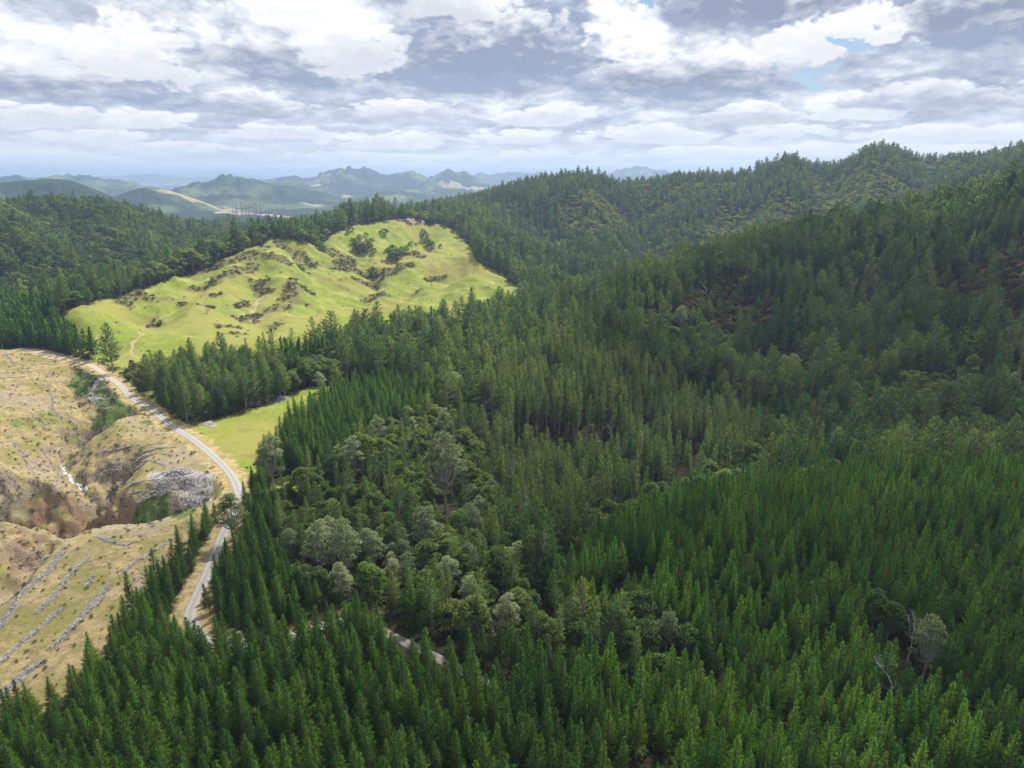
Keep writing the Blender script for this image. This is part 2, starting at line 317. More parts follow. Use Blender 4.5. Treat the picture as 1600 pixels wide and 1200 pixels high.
# (plan polyline, depth at start, depth at end, half width)
GULLY = [
 (lay([(126, 622), (118, 638), (140, 672), (120, 705), (98, 728), (112, 752), (150, 775), (120, 800), (60, 800), (0, 812), (-80, 830)], -24), 8, 27, 24),
 (lay([(222, 662), (190, 668), (160, 676), (140, 678)], -18), 5, 20, 15),
 (lay([(300, 800), (250, 806), (190, 806), (120, 808), (60, 812), (0, 820)], -20), 9, 24, 15),
 (lay([(210, 745), (185, 758), (160, 775)], -22), 7, 17, 12),
 (lay([(230, 838), (170, 836), (130, 845), (80, 862), (40, 885), (10, 920), (-40, 980), (-150, 1050)], -24), 5, 26, 18),
 (lay([(110, 560), (90, 620), (40, 660), (0, 690)], -10), 1, 3, 16),
]
PGULLY = []                                         # pasture and hills: (polyline, depth, half width) + carved, - raised
def gl(pts_r, d, w):
    d *= 1.6; PGULLY.append((np.array([(r*math.sin(ray(u, v)[0]), r*math.cos(ray(u, v)[0])) for u, v, r in pts_r]), d, w))
gl([(60, 480, 720), (110, 480, 745), (200, 455, 805), (270, 430, 850), (330, 410, 885), (400, 385, 935), (440, 370, 965), (490, 370, 1010)], 13, 50)
gl([(520, 355, 1090), (560, 348, 1140), (620, 345, 1175), (690, 345, 1200), (740, 350, 1190)], 12, 50)
gl([(455, 380, 850), (480, 400, 790), (500, 430, 720), (520, 470, 640), (540, 500, 600)], 9, 28)
gl([(520, 375, 930), (560, 405, 850), (590, 440, 770), (560, 462, 700), (530, 480, 640)], 9, 26)
gl([(690, 360, 1050), (650, 380, 960), (610, 410, 860)], 7, 24)
gl([(420, 385, 800), (400, 420, 720), (390, 450, 660), (400, 490, 590), (420, 520, 530)], 6, 22)
gl([(350, 405, 760), (320, 435, 690), (270, 470, 620), (230, 505, 560)], 5, 20)
gl([(280, 435, 710), (230, 465, 650), (180, 495, 590)], 4, 18)
gl([(440, 375, 840), (440, 410, 750), (455, 440, 690), (470, 460, 640)], -5, 18)
gl([(380, 392, 790), (350, 430, 700), (310, 470, 620), (270, 500, 560)], -5, 16)
gl([(690, 400, 850), (660, 430, 770), (620, 460, 700), (580, 480, 650)], 5, 22)
gl([(728, 405, 850), (735, 440, 750), (750, 470, 680)], -6, 20)
gl([(760, 420, 790), (700, 440, 760), (680, 470, 680)], 4, 14)
gl([(840, 330, 1300), (860, 370, 1120), (880, 420, 930)], 36, 70)
gl([(985, 300, 1540), (1000, 340, 1250), (1010, 400, 1000)], 46, 85)
gl([(1160, 285, 1600), (1150, 330, 1300), (1100, 380, 1050), (1060, 420, 900)], 50, 90)
gl([(1300, 275, 1650), (1290, 320, 1350), (1250, 370, 1100)], 42, 80)
gl([(1450, 262, 1700), (1430, 300, 1350), (1380, 340, 1100)], 38, 80)
gl([(920, 285, 1450), (930, 340, 1200), (950, 400, 980)], -24, 60)
gl([(1240, 268, 1640), (1210, 320, 1350), (1180, 370, 1100)], -34, 60)
gl([(1380, 252, 1680), (1350, 300, 1350), (1310, 345, 1100)], -34, 60)
gl([(1000, 470, 560), (1060, 560, 450), (1120, 640, 390)], 8, 26)
gl([(1220, 420, 650), (1260, 520, 520), (1290, 620, 430)], -8, 26)
gl([(1400, 380, 720), (1430, 480, 570), (1460, 590, 460)], -9, 30)
gl([(1600, 320, 790), (1600, 430, 630), (1640, 560, 500)], -8, 30)
gl([(1150, 430, 620), (1200, 520, 500), (1240, 620, 420)], 11, 34)
gl([(1300, 400, 690), (1350, 500, 560), (1400, 600, 460)], 13, 36)
gl([(1500, 350, 760), (1500, 450, 600), (1530, 560, 490)], 12, 36)
gl([(60, 330, 1400), (100, 380, 1150), (120, 430, 950)], 22, 70)
gl([(180, 335, 1400), (170, 380, 1150), (200, 430, 950)], -20, 60)
gl([(0, 340, 1350), (20, 390, 1100), (30, 440, 900)], -18, 60)
gl([(260, 350, 1450), (250, 390, 1150), (260, 420, 1000)], 16, 60)
def height(x, y):
    x = np.asarray(x, float); y = np.asarray(y, float)
    r = np.maximum(np.hypot(x, y), 4.1); a = np.arctan2(x, y); l = np.log(r)
    h = base_h(np.clip(a, A0, A1), l)
    near = 1-sstep(r, 1900, 2600)
    h = h+near*(fbm(x, y, 45, 4, 1)*np.clip((r-120)/500, .6, 3.2)+ridged(x, y, 190, 3, 2)*np.clip((r-600)/110, 0, 7)+ridged(x+.4*y, y, 75, 3, 6)*7.0*sstep(r, 540, 680)*(1-sstep(r, 1150, 1300))*(x < 60))
    for pl, d0, d1, w in GULLY:
        m = (r < 700)
        if m.any():
            d, t = seg_dist(x[m], y[m], pl)
            d = d*(1+.22*fbm(x[m], y[m], 17, 3, 9))
            dep = d0+(d1-d0)*t
            prof = np.clip(1-d/w, 0, 1); prof = prof**1.15
            hh = h[m]-dep*prof*(1+.30*fbm(x[m], y[m], 8, 4, 8))+1.6*np.minimum(prof*3, 1)*fbm(x[m], y[m], 5, 3, 15); h[m] = hh
    for pl, dd, w in PGULLY:
        m = (r < 2300)
        d, t = seg_dist(x[m], y[m], pl)
        g = np.exp(-(d/w)**1.6*(1+.25*fbm(x[m], y[m], 60, 2, 4)))*np.minimum(1, 4*np.minimum(t+.02, 1-t+.02))
        h[m] = h[m]-dd*g
    m = r > 1900
    if m.any():
        f = far_h(a[m], l[m], x[m], y[m]); k = sstep(r[m], 1900, 2700)
        h[m] = h[m]*(1-k)+f*k
    return h
def height1(x, y): return float(height(np.array([x]), np.array([y]))[0])
_cr_r = np.exp(np.linspace(math.log(60), math.log(5200), 760))
def casts(pts, lift=0.0):                           # first ground (or ground + lift) met by each line of sight
    ae = np.array([ray(u, v) for u, v in pts]); a = ae[:,0,None]; e = ae[:,1,None]; r = _cr_r[None]
    x = r*np.sin(a); y = r*np.cos(a); d = HC+r*np.tan(e)-height(x, y)-lift; under = d < 0
    k = np.where(under.any(1), under.argmax(1), len(_cr_r)-1); k = np.maximum(k, 1); i = np.arange(len(pts))
    d0 = d[i, k-1]; d1 = d[i, k]; f = np.clip(d0/np.where(d0-d1 == 0, 1, d0-d1), 0, 1); rr = _cr_r[k-1]*(1-f)+_cr_r[k]*f
    return np.stack([rr*np.sin(ae[:,0]), rr*np.cos(ae[:,0])], 1)
def cast(u, v, lift=0.0): p = casts([(u, v)], lift)[0]; return p[0], p[1]
def inpoly(x, y, poly):
    x = np.asarray(x); y = np.asarray(y); c = np.zeros(x.shape, bool); n = len(poly); j = n-1
    for i in range(n):
        xi, yi = poly[i]; xj, yj = poly[j]
        k = ((yi > y) != (yj > y)) & (x < (xj-xi)*(y-yi)/((yj-yi) if yj != yi else 1e-9)+xi)
        c ^= k; j = i
    return c
def project(x, y, z):
    cp, sp = math.cos(PITCH), math.sin(PITCH); dz = z-HC
    f = y*cp-dz*sp; up = y*sp+dz*cp
    return 800+FPX*x/f, 600-FPX*up/f, f
def mesh_from(name, co, polys, mats=(), smooth=True, mi=None):
    me = bpy.data.meshes.new(name); me.vertices.add(len(co)); me.vertices.foreach_set('co', np.asarray(co, np.float32).ravel())
    q = np.asarray(polys, np.int32); k = q.shape[1]
    me.loops.add(q.size); me.loops.foreach_set('vertex_index', q.ravel()); me.polygons.add(len(q))
    me.polygons.foreach_set('loop_start', np.arange(0, q.size, k, dtype=np.int32)); me.polygons.foreach_set('loop_total', np.full(len(q), k, np.int32))
    if mi is not None: me.polygons.foreach_set('material_index', np.asarray(mi, np.int32))
    if smooth: me.polygons.foreach_set('use_smooth', np.ones(len(q), bool))
    for m_ in mats: me.materials.append(m_)
    me.update(); return me
def setattr_v(me, name, arr):
    at = me.attributes.new(name, 'FLOAT', 'POINT'); at.data.foreach_set('value', np.asarray(arr, np.float32).ravel())
def link(o, parent=None, **props):
    sc.collection.objects.link(o)
    if parent is not None: o.parent = parent
    for k, v in props.items(): o[k] = v
    return o
def meshobj(name, me, parent=None, loc=None, **props):
    o = bpy.data.objects.new(name, me)
    if loc is not None: o.location = loc
    return link(o, parent, **props)
def rough_mat(name, col, rough=.9, bump=0, spec=.2):
    m_ = bpy.data.materials.new(name); m_.use_nodes = True; b = NB(m_.node_tree)
    p = b.n('ShaderNodeBsdfPrincipled'); b.put(p.inputs['Base Color'], (*col, 1)); p.inputs['Roughness'].default_value = rough; p.inputs['Specular IOR Level'].default_value = spec
    o = b.n('ShaderNodeOutputMaterial'); b.put(o.inputs[0], p.outputs[0]); return m_, b, p
# ------------------------------------------------------------------ plan of the place
ROAD = casts([(30, 546), (60, 549), (100, 560), (140, 572), (170, 588), (190, 604), (205, 620), (235, 642), (270, 666), (305, 690), (335, 714), (358, 738), (371, 762), (372, 785),
              (362, 808), (350, 832), (341, 855), (330, 882), (317, 912), (303, 943), (297, 962), (303, 982), (325, 998), (380, 1006), (440, 998), (510, 978), (560, 968)])
TRACK = casts([(560, 968), (580, 974), (605, 990), (640, 1007), (680, 1026), (720, 1046), (785, 1081)])
def smooth_line(p, n=12):
    p = np.asarray(p); q = np.vstack([2*p[0]-p[1], p, 2*p[-1]-p[-2]]); out = []
    for i in range(1, len(q)-2):
        for t in np.arange(n)/n:
            w = _cr(t); out.append(w[0]*q[i-1]+w[1]*q[i]+w[2]*q[i+1]+w[3]*q[i+2])
    out.append(p[-1]); return np.array(out)
ROADS = smooth_line(ROAD); TRACKS = smooth_line(TRACK)
POLY = {
 'clear': casts([(-260, 560), (-120, 546), (0, 545), (60, 548), (110, 562), (160, 590), (200, 622), (240, 657), (290, 694), (335, 730), (362, 772), (345, 800), (326, 822),
                 (300, 848), (272, 882), (238, 925), (205, 982), (170, 1028), (125, 1075), (72, 1115), (20, 1140), (-60, 1170), (-120, 1200), (-300, 1200), (-500, 900)]),
 'clearing': casts([(205, 612), (215, 600), (232, 600), (262, 650), (290, 662), (340, 655), (385, 642), (430, 625), (480, 606), (540, 598), (565, 600), (525, 622), (480, 655), (440, 690), (415, 730), (400, 755), (385, 772), (372, 748), (350, 716), (318, 688), (285, 664), (240, 636)]),
 'lawn': casts([(425, 748), (450, 742), (480, 760), (478, 780), (445, 782), (425, 770)]),
 'pasture': casts([(106, 486), (150, 470), (200, 459), (260, 440), (330, 415), (380, 392), (415, 377), (430, 373), (455, 376), (480, 382), (520, 366), (560, 351), (600, 346), (650, 348), (690, 351), (718, 366),
                   (735, 387), (745, 408), (790, 428), (815, 452), (826, 468), (818, 488), (785, 498), (720, 512), (640, 526), (560, 536), (500, 553), (450, 572), (330, 578), (240, 590), (222, 604), (205, 612),
                   (184, 584), (172, 573), (157, 563), (128, 550), (108, 530), (90, 504)]),
 'quarry': casts([(600, 346), (640, 340), (668, 342), (660, 349), (620, 350)]),
}
PINE_BACK = np.array([cast(u, v) for u, v in [(86, 500), (106, 528), (126, 548), (156, 561), (170, 571), (150, 572), (100, 560), (60, 548), (0, 544), (-150, 545), (-300, 560), (-300, 480), (0, 480), (90, 490)]])
def dist_line(x, y, pl, rmax=None):
    return seg_dist(x, y, pl)[0]
# ------------------------------------------------------------------ the ground, one sheet to the horizon
rows = np.r_[np.linspace(math.log(6), math.log(100), 40)[:-1], np.linspace(math.log(100), math.log(1800), 700)[:-1], np.linspace(math.log(1800), math.log(42000), 420)]
cols = np.linspace(-1.15, 1.15, 1020)
ga, gl_ = np.meshgrid(cols, rows); gx = np.exp(gl_)*np.sin(ga); gy = np.exp(gl_)*np.cos(ga)
gz = height(gx, gy)
def ground_at(x, y):                                # height read back from the sheet itself
    l = np.log(np.maximum(np.hypot(x, y), 6.01)); a = np.arctan2(x, y)
    j = np.clip((a-cols[0])/(cols[1]-cols[0]), 0, len(cols)-1.001); ji = j.astype(int); fj = j-ji
    i = np.clip(np.searchsorted(rows, l)-1, 0, len(rows)-2); fi = np.clip((l-rows[i])/(rows[i+1]-rows[i]), 0, 1)
    return (gz[i, ji]*(1-fj)+gz[i, ji+1]*fj)*(1-fi)+(gz[i+1, ji]*(1-fj)+gz[i+1, ji+1]*fj)*fi
ROADS = smooth_line(ROAD); TRACKS = smooth_line(TRACK)
def graded(line):                                   # the road bed: ground along the line, smoothed, then cut and filled into the sheet
    z = ground_at(line[:,0], line[:,1]); k = np.hanning(41); k /= k.sum(); return np.convolve(np.pad(z, 20, mode='edge'), k, 'valid')
BED = [(ROADS, graded(ROADS), 3.6), (TRACKS, graded(TRACKS), 2.8)]
for ln_, zb_, hw_ in BED:
    m_ = (np.hypot(gx, gy) < 800) & (gx > ln_[:,0].min()-14) & (gx < ln_[:,0].max()+14) & (gy > ln_[:,1].min()-14) & (gy < ln_[:,1].max()+14)
    d_, t_ = seg_dist(gx[m_], gy[m_], ln_); zz_ = np.interp(t_*(len(ln_)-1), np.arange(len(ln_)), zb_); w_ = 1-sstep(d_, hw_, hw_+6); gz[m_] = gz[m_]*(1-w_)+zz_*w_
nr_, nc_ = gx.shape; RR = np.hypot(gx, gy)
def mask(fn, r0, r1, soft=3):                       # a 0..1 mask on the sheet, ragged by noise
    out = np.zeros(gx.shape); m_ = (RR > r0) & (RR < r1); x = gx[m_]; y = gy[m_]
    out[m_] = fn(x, y); return out
def wob(x, y, s, a, sd): return x+a*fbm(x, y, s, 3, sd), y+a*fbm(x, y, s, 3, sd+1)
M = {}
M['clear'] = mask(lambda x, y: inpoly(*wob(x, y, 12, 3, 3), POLY['clear']), 100, 800)
M['grass'] = np.maximum(np.maximum(mask(lambda x, y: inpoly(*wob(x, y, 14, 4, 5), POLY['pasture']), 350, 1400), mask(lambda x, y: inpoly(*wob(x, y, 10, 2.5, 6), POLY['clearing']), 200, 600)),
                        mask(lambda x, y: inpoly(*wob(x, y, 8, 2, 6), POLY['lawn']), 200, 400))
M['hill'] = mask(lambda x, y: inpoly(x, y, POLY['pasture']), 350, 1400)
# pasture hills are not wooded behind their crest either: grass follows the plan polygon only
def road_band(x, y): d = dist_line(x, y, ROADS); return np.clip(1.6-d/5.5+.5*fbm(x, y, 9, 3, 4), 0, 1)
M['verge'] = mask(road_band, 120, 700)
# bare gully banks: steep ground in the felled block
gzr = np.gradient(gz, axis=0)/(np.gradient(np.exp(gl_), axis=0)); gza = np.gradient(gz, axis=1)/(RR*np.gradient(ga, axis=1))
SL = np.hypot(gzr, gza)
M['bank'] = sstep(SL+.25*fbm(gx, gy, 14, 4, 7), .62, 1.15)*(M['clear'] > 0)
def brush(strokes, r0, r1, soft=.45, grow=1.0):                         # strokes: (image polyline, width px-ish in metres, weight)
    def f(x, y):
        o = np.zeros(x.shape); xx, yy = wob(x, y, 22, 9, 8)
        for pts, w, s_ in strokes:
            w = w*grow
            pl = casts(pts) if len(pts) > 1 else np.repeat(casts(pts), 2, 0)+np.array([[0, 0], [.01, 0]])
            d = seg_dist(xx, yy, pl)[0]; o = np.maximum(o, s_*(1-sstep(d, w*soft, w)))
        return o
    return mask(f, r0, r1)
# scrub on the pasture, in the hollows and on the shaded side of its spurs
M['scrub'] = brush([([(250, 434), (300, 428), (350, 412), (390, 398)], 12, 1), ([(225, 462), (205, 465)], 13, .9), ([(185, 470), (200, 482)], 8, .7), ([(300, 452), (330, 445), (365, 425), (395, 415)], 9, .9), ([(330, 465), (345, 460)], 6, .6),
                    ([(405, 395), (420, 400), (445, 405)], 9, .9), ([(440, 385), (470, 405), (490, 415)], 13, 1), ([(405, 440), (415, 455)], 11, .9), ([(440, 480), (400, 495), (380, 500)], 10, .9),
                    ([(440, 500), (420, 520)], 7, .7), ([(450, 470), (475, 450)], 12, 1), ([(470, 470), (485, 480)], 9, .6), ([(500, 385), (530, 400)], 8, .9), ([(545, 405), (530, 420), (560, 425), (590, 435)], 14, 1), ([(560, 440), (600, 430), (640, 415)], 12, 1),
                    ([(620, 400), (640, 395), (660, 400)], 10, .9), ([(670, 438), (695, 434)], 7, 1), ([(600, 460), (575, 470)], 12, .8), ([(340, 510), (370, 512)], 8, 1), ([(285, 477)], 7, .9), ([(325, 478)], 8, 1), ([(350, 520), (375, 522)], 6, 1),
                    ([(745, 402), (780, 425), (805, 445)], 7, .9), ([(655, 455), (640, 465)], 6, .6), ([(420, 385), (400, 395), (340, 420)], 6, .7), ([(560, 395), (575, 385)], 9, .9), ([(240, 500)], 5, .8), ([(245, 505), (230, 510)], 6, .8),
                    ([(460, 405), (475, 425)], 7, .9), ([(385, 470), (375, 480)], 8, .8)], 450, 1150, -.1, 1.45)
M['ptrack'] = brush([([(405, 467), (398, 480), (375, 495), (410, 498)], 1.6, 1), ([(430, 385), (455, 395), (480, 415)], 1.5, .5), ([(240, 505), (205, 545), (225, 565), (250, 572)], 1.6, .8), ([(350, 700), (372, 680), (395, 650), (410, 630)], 1.8, -1)], 250, 900)
M['stones'] = brush([([(248, 740), (285, 744), (310, 750)], 7, .7), ([(255, 762), (300, 765), (325, 772)], 5, .6), ([(300, 780), (320, 790)], 7, .7), ([(412, 628), (438, 622)], 7, 1), ([(320, 663), (328, 663)], 3, 1),
                     ([(135, 618), (160, 622)], 3.5, .7), ([(155, 597), (150, 603)], 4, .8)], 200, 600)
M['green'] = brush([([(140, 590), (160, 600), (175, 615), (190, 635)], 15, 1), ([(215, 815), (250, 808), (285, 800)], 8, .8), ([(235, 660)], 7, .9), ([(60, 655), (40, 660)], 12, .5), ([(95, 660), (85, 650)], 14, .45)], 180, 600)
M['rust'] = brush([([(190, 815), (150, 812), (110, 812), (70, 815)], 9, 1), ([(150, 828), (110, 838), (70, 850)], 8, 1), ([(185, 662), (195, 665)], 8, .9), ([(100, 700), (95, 715)], 9, .6), ([(15, 850), (10, 880)], 10, .7), ([(60, 835), (50, 850)], 9, .8)], 180, 600)
M['far_bare'] = brush([([(350, 332), (380, 334), (420, 336), (452, 340)], 55, 1), ([(475, 316), (500, 322)], 35, .6)], 1500, 4200)
M['far_bare'] = np.maximum(M['far_bare'], mask(lambda x, y: inpoly(x, y, POLY['quarry']), 800, 1600))
gquads = np.arange(nr_*nc_).reshape(nr_, nc_)
gquads = np.stack([gquads[:-1,1:], gquads[:-1,:-1], gquads[1:,:-1], gquads[1:,1:]], -1).reshape(-1, 4)[:, ::-1]
gquads = gquads[:, ::-1]
def ground_mat():
    m_ = bpy.data.materials.new('ground'); m_.use_nodes = True; b = NB(m_.node_tree)
    geo = b.n('ShaderNodeNewGeometry'); pos = geo.outputs['Position']
    A = {k: b.attr(k) for k in M}
    n1 = b.noise(pos, .35, 5, .6); n2 = b.noise(pos, .06, 4, .6); n3 = b.noise(pos, 1.6, 4, .65); nl = b.noise(pos, .012, 4, .55); nf = b.noise(pos, .0018, 6, .6)
    # forest floor / undergrowth
    floor = b.mix(b.ss(n1, .35, .65), (.018, .020, .010), (.045, .036, .020))
    floor = b.mix(b.ss(n2, .5, .65), floor, (.020, .038, .010))
    # far country: forest, pasture and bare blocks
    far = b.mix(b.ss(nf, .50, .60), (.018, .036, .026), (.10, .135, .055))
    far = b.mix(b.ss(b.noise(pos, .0011, 5, .6), .60, .63), far, (.30, .27, .14))
    dist = b.vm('LENGTH', pos)
    col = b.mix(b.ss(dist, 1900, 2500), floor, far)
    col = b.mix(b.ss(b.m('ADD', A['far_bare'], b.m('MULTIPLY', n2, .5)), .6, .9), col, b.mix(n2, (.30, .22, .18), (.42, .34, .28)))
    # felled block: straw, dead bracken, pale dust
    straw = b.mix(b.ss(n1, .32, .66), (.19, .155, .068), (.36, .275, .135))
    straw = b.mix(b.ss(n3, .55, .72), straw, (.44, .365, .23))
    straw = b.mix(b.m('MULTIPLY', b.ss(n2, .42, .62), .75), straw, (.17, .165, .045))
    straw = b.mix(b.m('MULTIPLY', b.ss(b.noise(pos, .028, 5, .62), .50, .62), .6), straw, (.27, .225, .165))
    straw = b.mix(b.ss(n3, .40, .27), straw, (.075, .070, .030))
    bank = b.mix(b.ss(n1, .4, .6), (.15, .11, .075), (.27, .205, .13)); bank = b.mix(b.ss(n3, .48, .62), bank, (.33, .285, .24)); bank = b.mix(b.ss(n3, .42, .33), bank, (.075, .06, .045)); bank = b.mix(b.ss(n2, .5, .62), bank, (.20, .17, .08))
    bank = b.mix(b.ss(b.m('ADD', A['rust'], b.m('MULTIPLY', b.m('ADD', n1, n2), .35)), .85, 1.25), bank, b.mix(n3, (.16, .105, .06), (.29, .20, .12)))
    cl = b.mix(b.ss(b.m('ADD', A['bank'], b.m('MULTIPLY', b.m('SUBTRACT', n1, .5), .9)), .35, .65), straw, bank)
    cl = b.mix(b.ss(b.m('ADD', A['green'], b.m('MULTIPLY', b.m('SUBTRACT', n1, .5), 1.4)), .35, .65), cl, b.mix(n3, (.055, .095, .025), (.13, .17, .05)))
    col = b.mix(A['clear'], col, cl)
    # pasture
    gr = b.mix(b.ss(n1, .3, .7), (.15, .195, .026), (.225, .265, .040)); gr = b.mix(b.ss(n2, .48, .70), gr, (.31, .30, .095))
    gr = b.mix(b.ss(nl, .47, .60), gr, (.25, .24, .06)); gr = b.mix(b.ss(n3, .62, .75), gr, (.17, .19, .05))
    sc_ = b.ss(b.m('ADD', A['scrub'], b.m('ADD', b.m('MULTIPLY', b.m('SUBTRACT', n1, .5), 1.5), b.m('MULTIPLY', b.m('SUBTRACT', b.noise(pos, .13, 4, .6), .5), 1.8))), .26, .66)
    gr = b.mix(b.m('MULTIPLY', b.ss(A['scrub'], .1, .6), .45), gr, (.22, .19, .06))
    gr = b.mix(sc_, gr, b.mix(n3, (.10, .10, .034), (.20, .175, .07)))
    mo = b.ss(b.m('ADD', b.noise(pos, .045, 6, .68), b.m('MULTIPLY', A['hill'], .02)), .55, .66); gr = b.mix(b.m('MULTIPLY', mo, .55), gr, b.mix(n3, (.12, .105, .04), (.20, .18, .07)))
    gr = b.mix(b.ss(A['ptrack'], .3, .8), gr, (.36, .30, .16))
    gr = b.mix(b.ss(b.m('MULTIPLY', A['ptrack'], -1), .3, .8), gr, (.12, .19, .03))
    col = b.mix(A['grass'], col, gr)
    vg = b.mix(b.ss(n1, .35, .65), (.30, .22, .10), (.46, .36, .19)); vg = b.mix(b.ss(n3, .55, .65), vg, (.12, .15, .04))
    col = b.mix(b.m('MULTIPLY', b.ss(b.m('ADD', A['verge'], b.m('MULTIPLY', b.m('SUBTRACT', n1, .5), .8)), .3, .75), .85), col, vg)
    col = b.mix(b.ss(b.m('ADD', A['stones'], b.m('MULTIPLY', b.m('SUBTRACT', n3, .5), 2.6)), .45, .7), col, b.mix(n3, (.20, .19, .20), (.46, .44, .45)))
    p = b.n('ShaderNodeBsdfPrincipled'); b.put(p.inputs['Base Color'], col); p.inputs['Roughness'].default_value = .95; p.inputs['Specular IOR Level'].default_value = .1
    bp = b.n('ShaderNodeBump'); b.put(bp.inputs['Height'], b.m('ADD', b.m('MULTIPLY', n1, 1.0), b.m('MULTIPLY', n3, .45))); bp.inputs['Distance'].default_value = 1.0
    b.put(bp.inputs['Strength'], .6); b.put(p.inputs['Normal'], bp.outputs[0])
    o = b.n('ShaderNodeOutputMaterial'); b.put(o.inputs[0], p.outputs[0]); return m_
MAT_G = ground_mat()
gme = mesh_from('ground', np.stack([gx, gy, gz], -1).reshape(-1, 3), gquads, [MAT_G])
for k in M: setattr_v(gme, k, M[k])
meshobj('ground', gme, kind='structure')
# ------------------------------------------------------------------ roads: strips draped on the ground
def strip(name, line, w, col, lift, mat=None, bed=None):
    n = len(line); t = np.gradient(line, axis=0); t /= np.linalg.norm(t, axis=1)[:, None]; nn = np.c_[t[:,1], -t[:,0]]
    K = 9; off = np.linspace(-1, 1, K)*w; ww = 1+.12*fbm(np.arange(n)*1.0, np.zeros(n), 6, 3, 2)
    xs = line[:,0,None]+nn[:,0,None]*off*ww[:,None]; ys = line[:,1,None]+nn[:,1,None]*off*ww[:,None]
    zs = (np.repeat(bed[:,None], K, 1) if bed is not None else ground_at(xs, ys))+lift+.10*(1-np.linspace(-1, 1, K)**2)
    zs[:, 0] -= .35; zs[:, -1] -= .35
    q = np.arange(n*K).reshape(n, K); q = np.stack([q[:-1,:-1], q[:-1,1:], q[1:,1:], q[1:,:-1]], -1).reshape(-1, 4)
    me = mesh_from(name, np.stack([xs, ys, zs], -1).reshape(-1, 3), q, [mat]); setattr_v(me, 'across', np.tile(np.abs(np.linspace(-1, 1, K)), n))
    return meshobj(name, me, kind='structure')
m_, b, p = rough_mat('gravel', (.4, .38, .36))
pos = b.n('ShaderNodeNewGeometry').outputs['Position']; n1 = b.noise(pos, 1.2, 5, .65); ac = b.attr('across')
gc = b.mix(n1, (.20, .185, .165), (.36, .34, .31)); redd = b.ss(b.n('ShaderNodeSeparateXYZ').outputs[0], 0, 1)
sx = b.n('ShaderNodeSeparateXYZ'); b.put(sx.inputs[0], pos)
gc = b.mix(b.ss(sx.outputs[1], float(ROAD[6][1])-5, float(ROAD[4][1])+10), gc, b.mix(n1, (.34, .24, .18), (.46, .35, .27)))
ruts = b.ss(b.m('ABSOLUTE', b.m('SUBTRACT', ac, .45)), .3, .12)
gc = b.mix(b.m('MULTIPLY', ruts, .5), gc, (.40, .38, .35)); gc = b.mix(b.ss(b.m('ADD', ac, b.m('MULTIPLY', n1, .5)), .95, 1.15), gc, (.30, .25, .14))
b.put(p.inputs['Base Color'], gc); MAT_ROAD = m_
strip('gravel_road', ROADS, 2.25, None, .10, MAT_ROAD, BED[0][1])
MAT_TRACK, b, p = rough_mat('track_gravel', (.2, .19, .17)); n1 = b.noise(b.n('ShaderNodeNewGeometry').outputs['Position'], .8, 5, .65); b.put(p.inputs['Base Color'], b.mix(n1, (.10, .085, .065), (.30, .28, .25)))
strip('forest_track', TRACKS, 1.7, None, .10, MAT_TRACK, BED[1][1])
# stream in the bottom of the gully
st = smooth_line(casts([(97, 728), (102, 740), (112, 752), (126, 762), (137, 768)])); 
m_, b, p = rough_mat('stream_water', (.55, .58, .6), .12, spec=.6)
n1 = b.noise(b.n('ShaderNodeNewGeometry').outputs['Position'], 1.1, 4, .6); b.put(p.inputs['Base Color'], b.mix(b.ss(n1, .4, .55), (.10, .10, .09), (.55, .56, .57)))
strip('stream', st, .9, None, .1, m_)
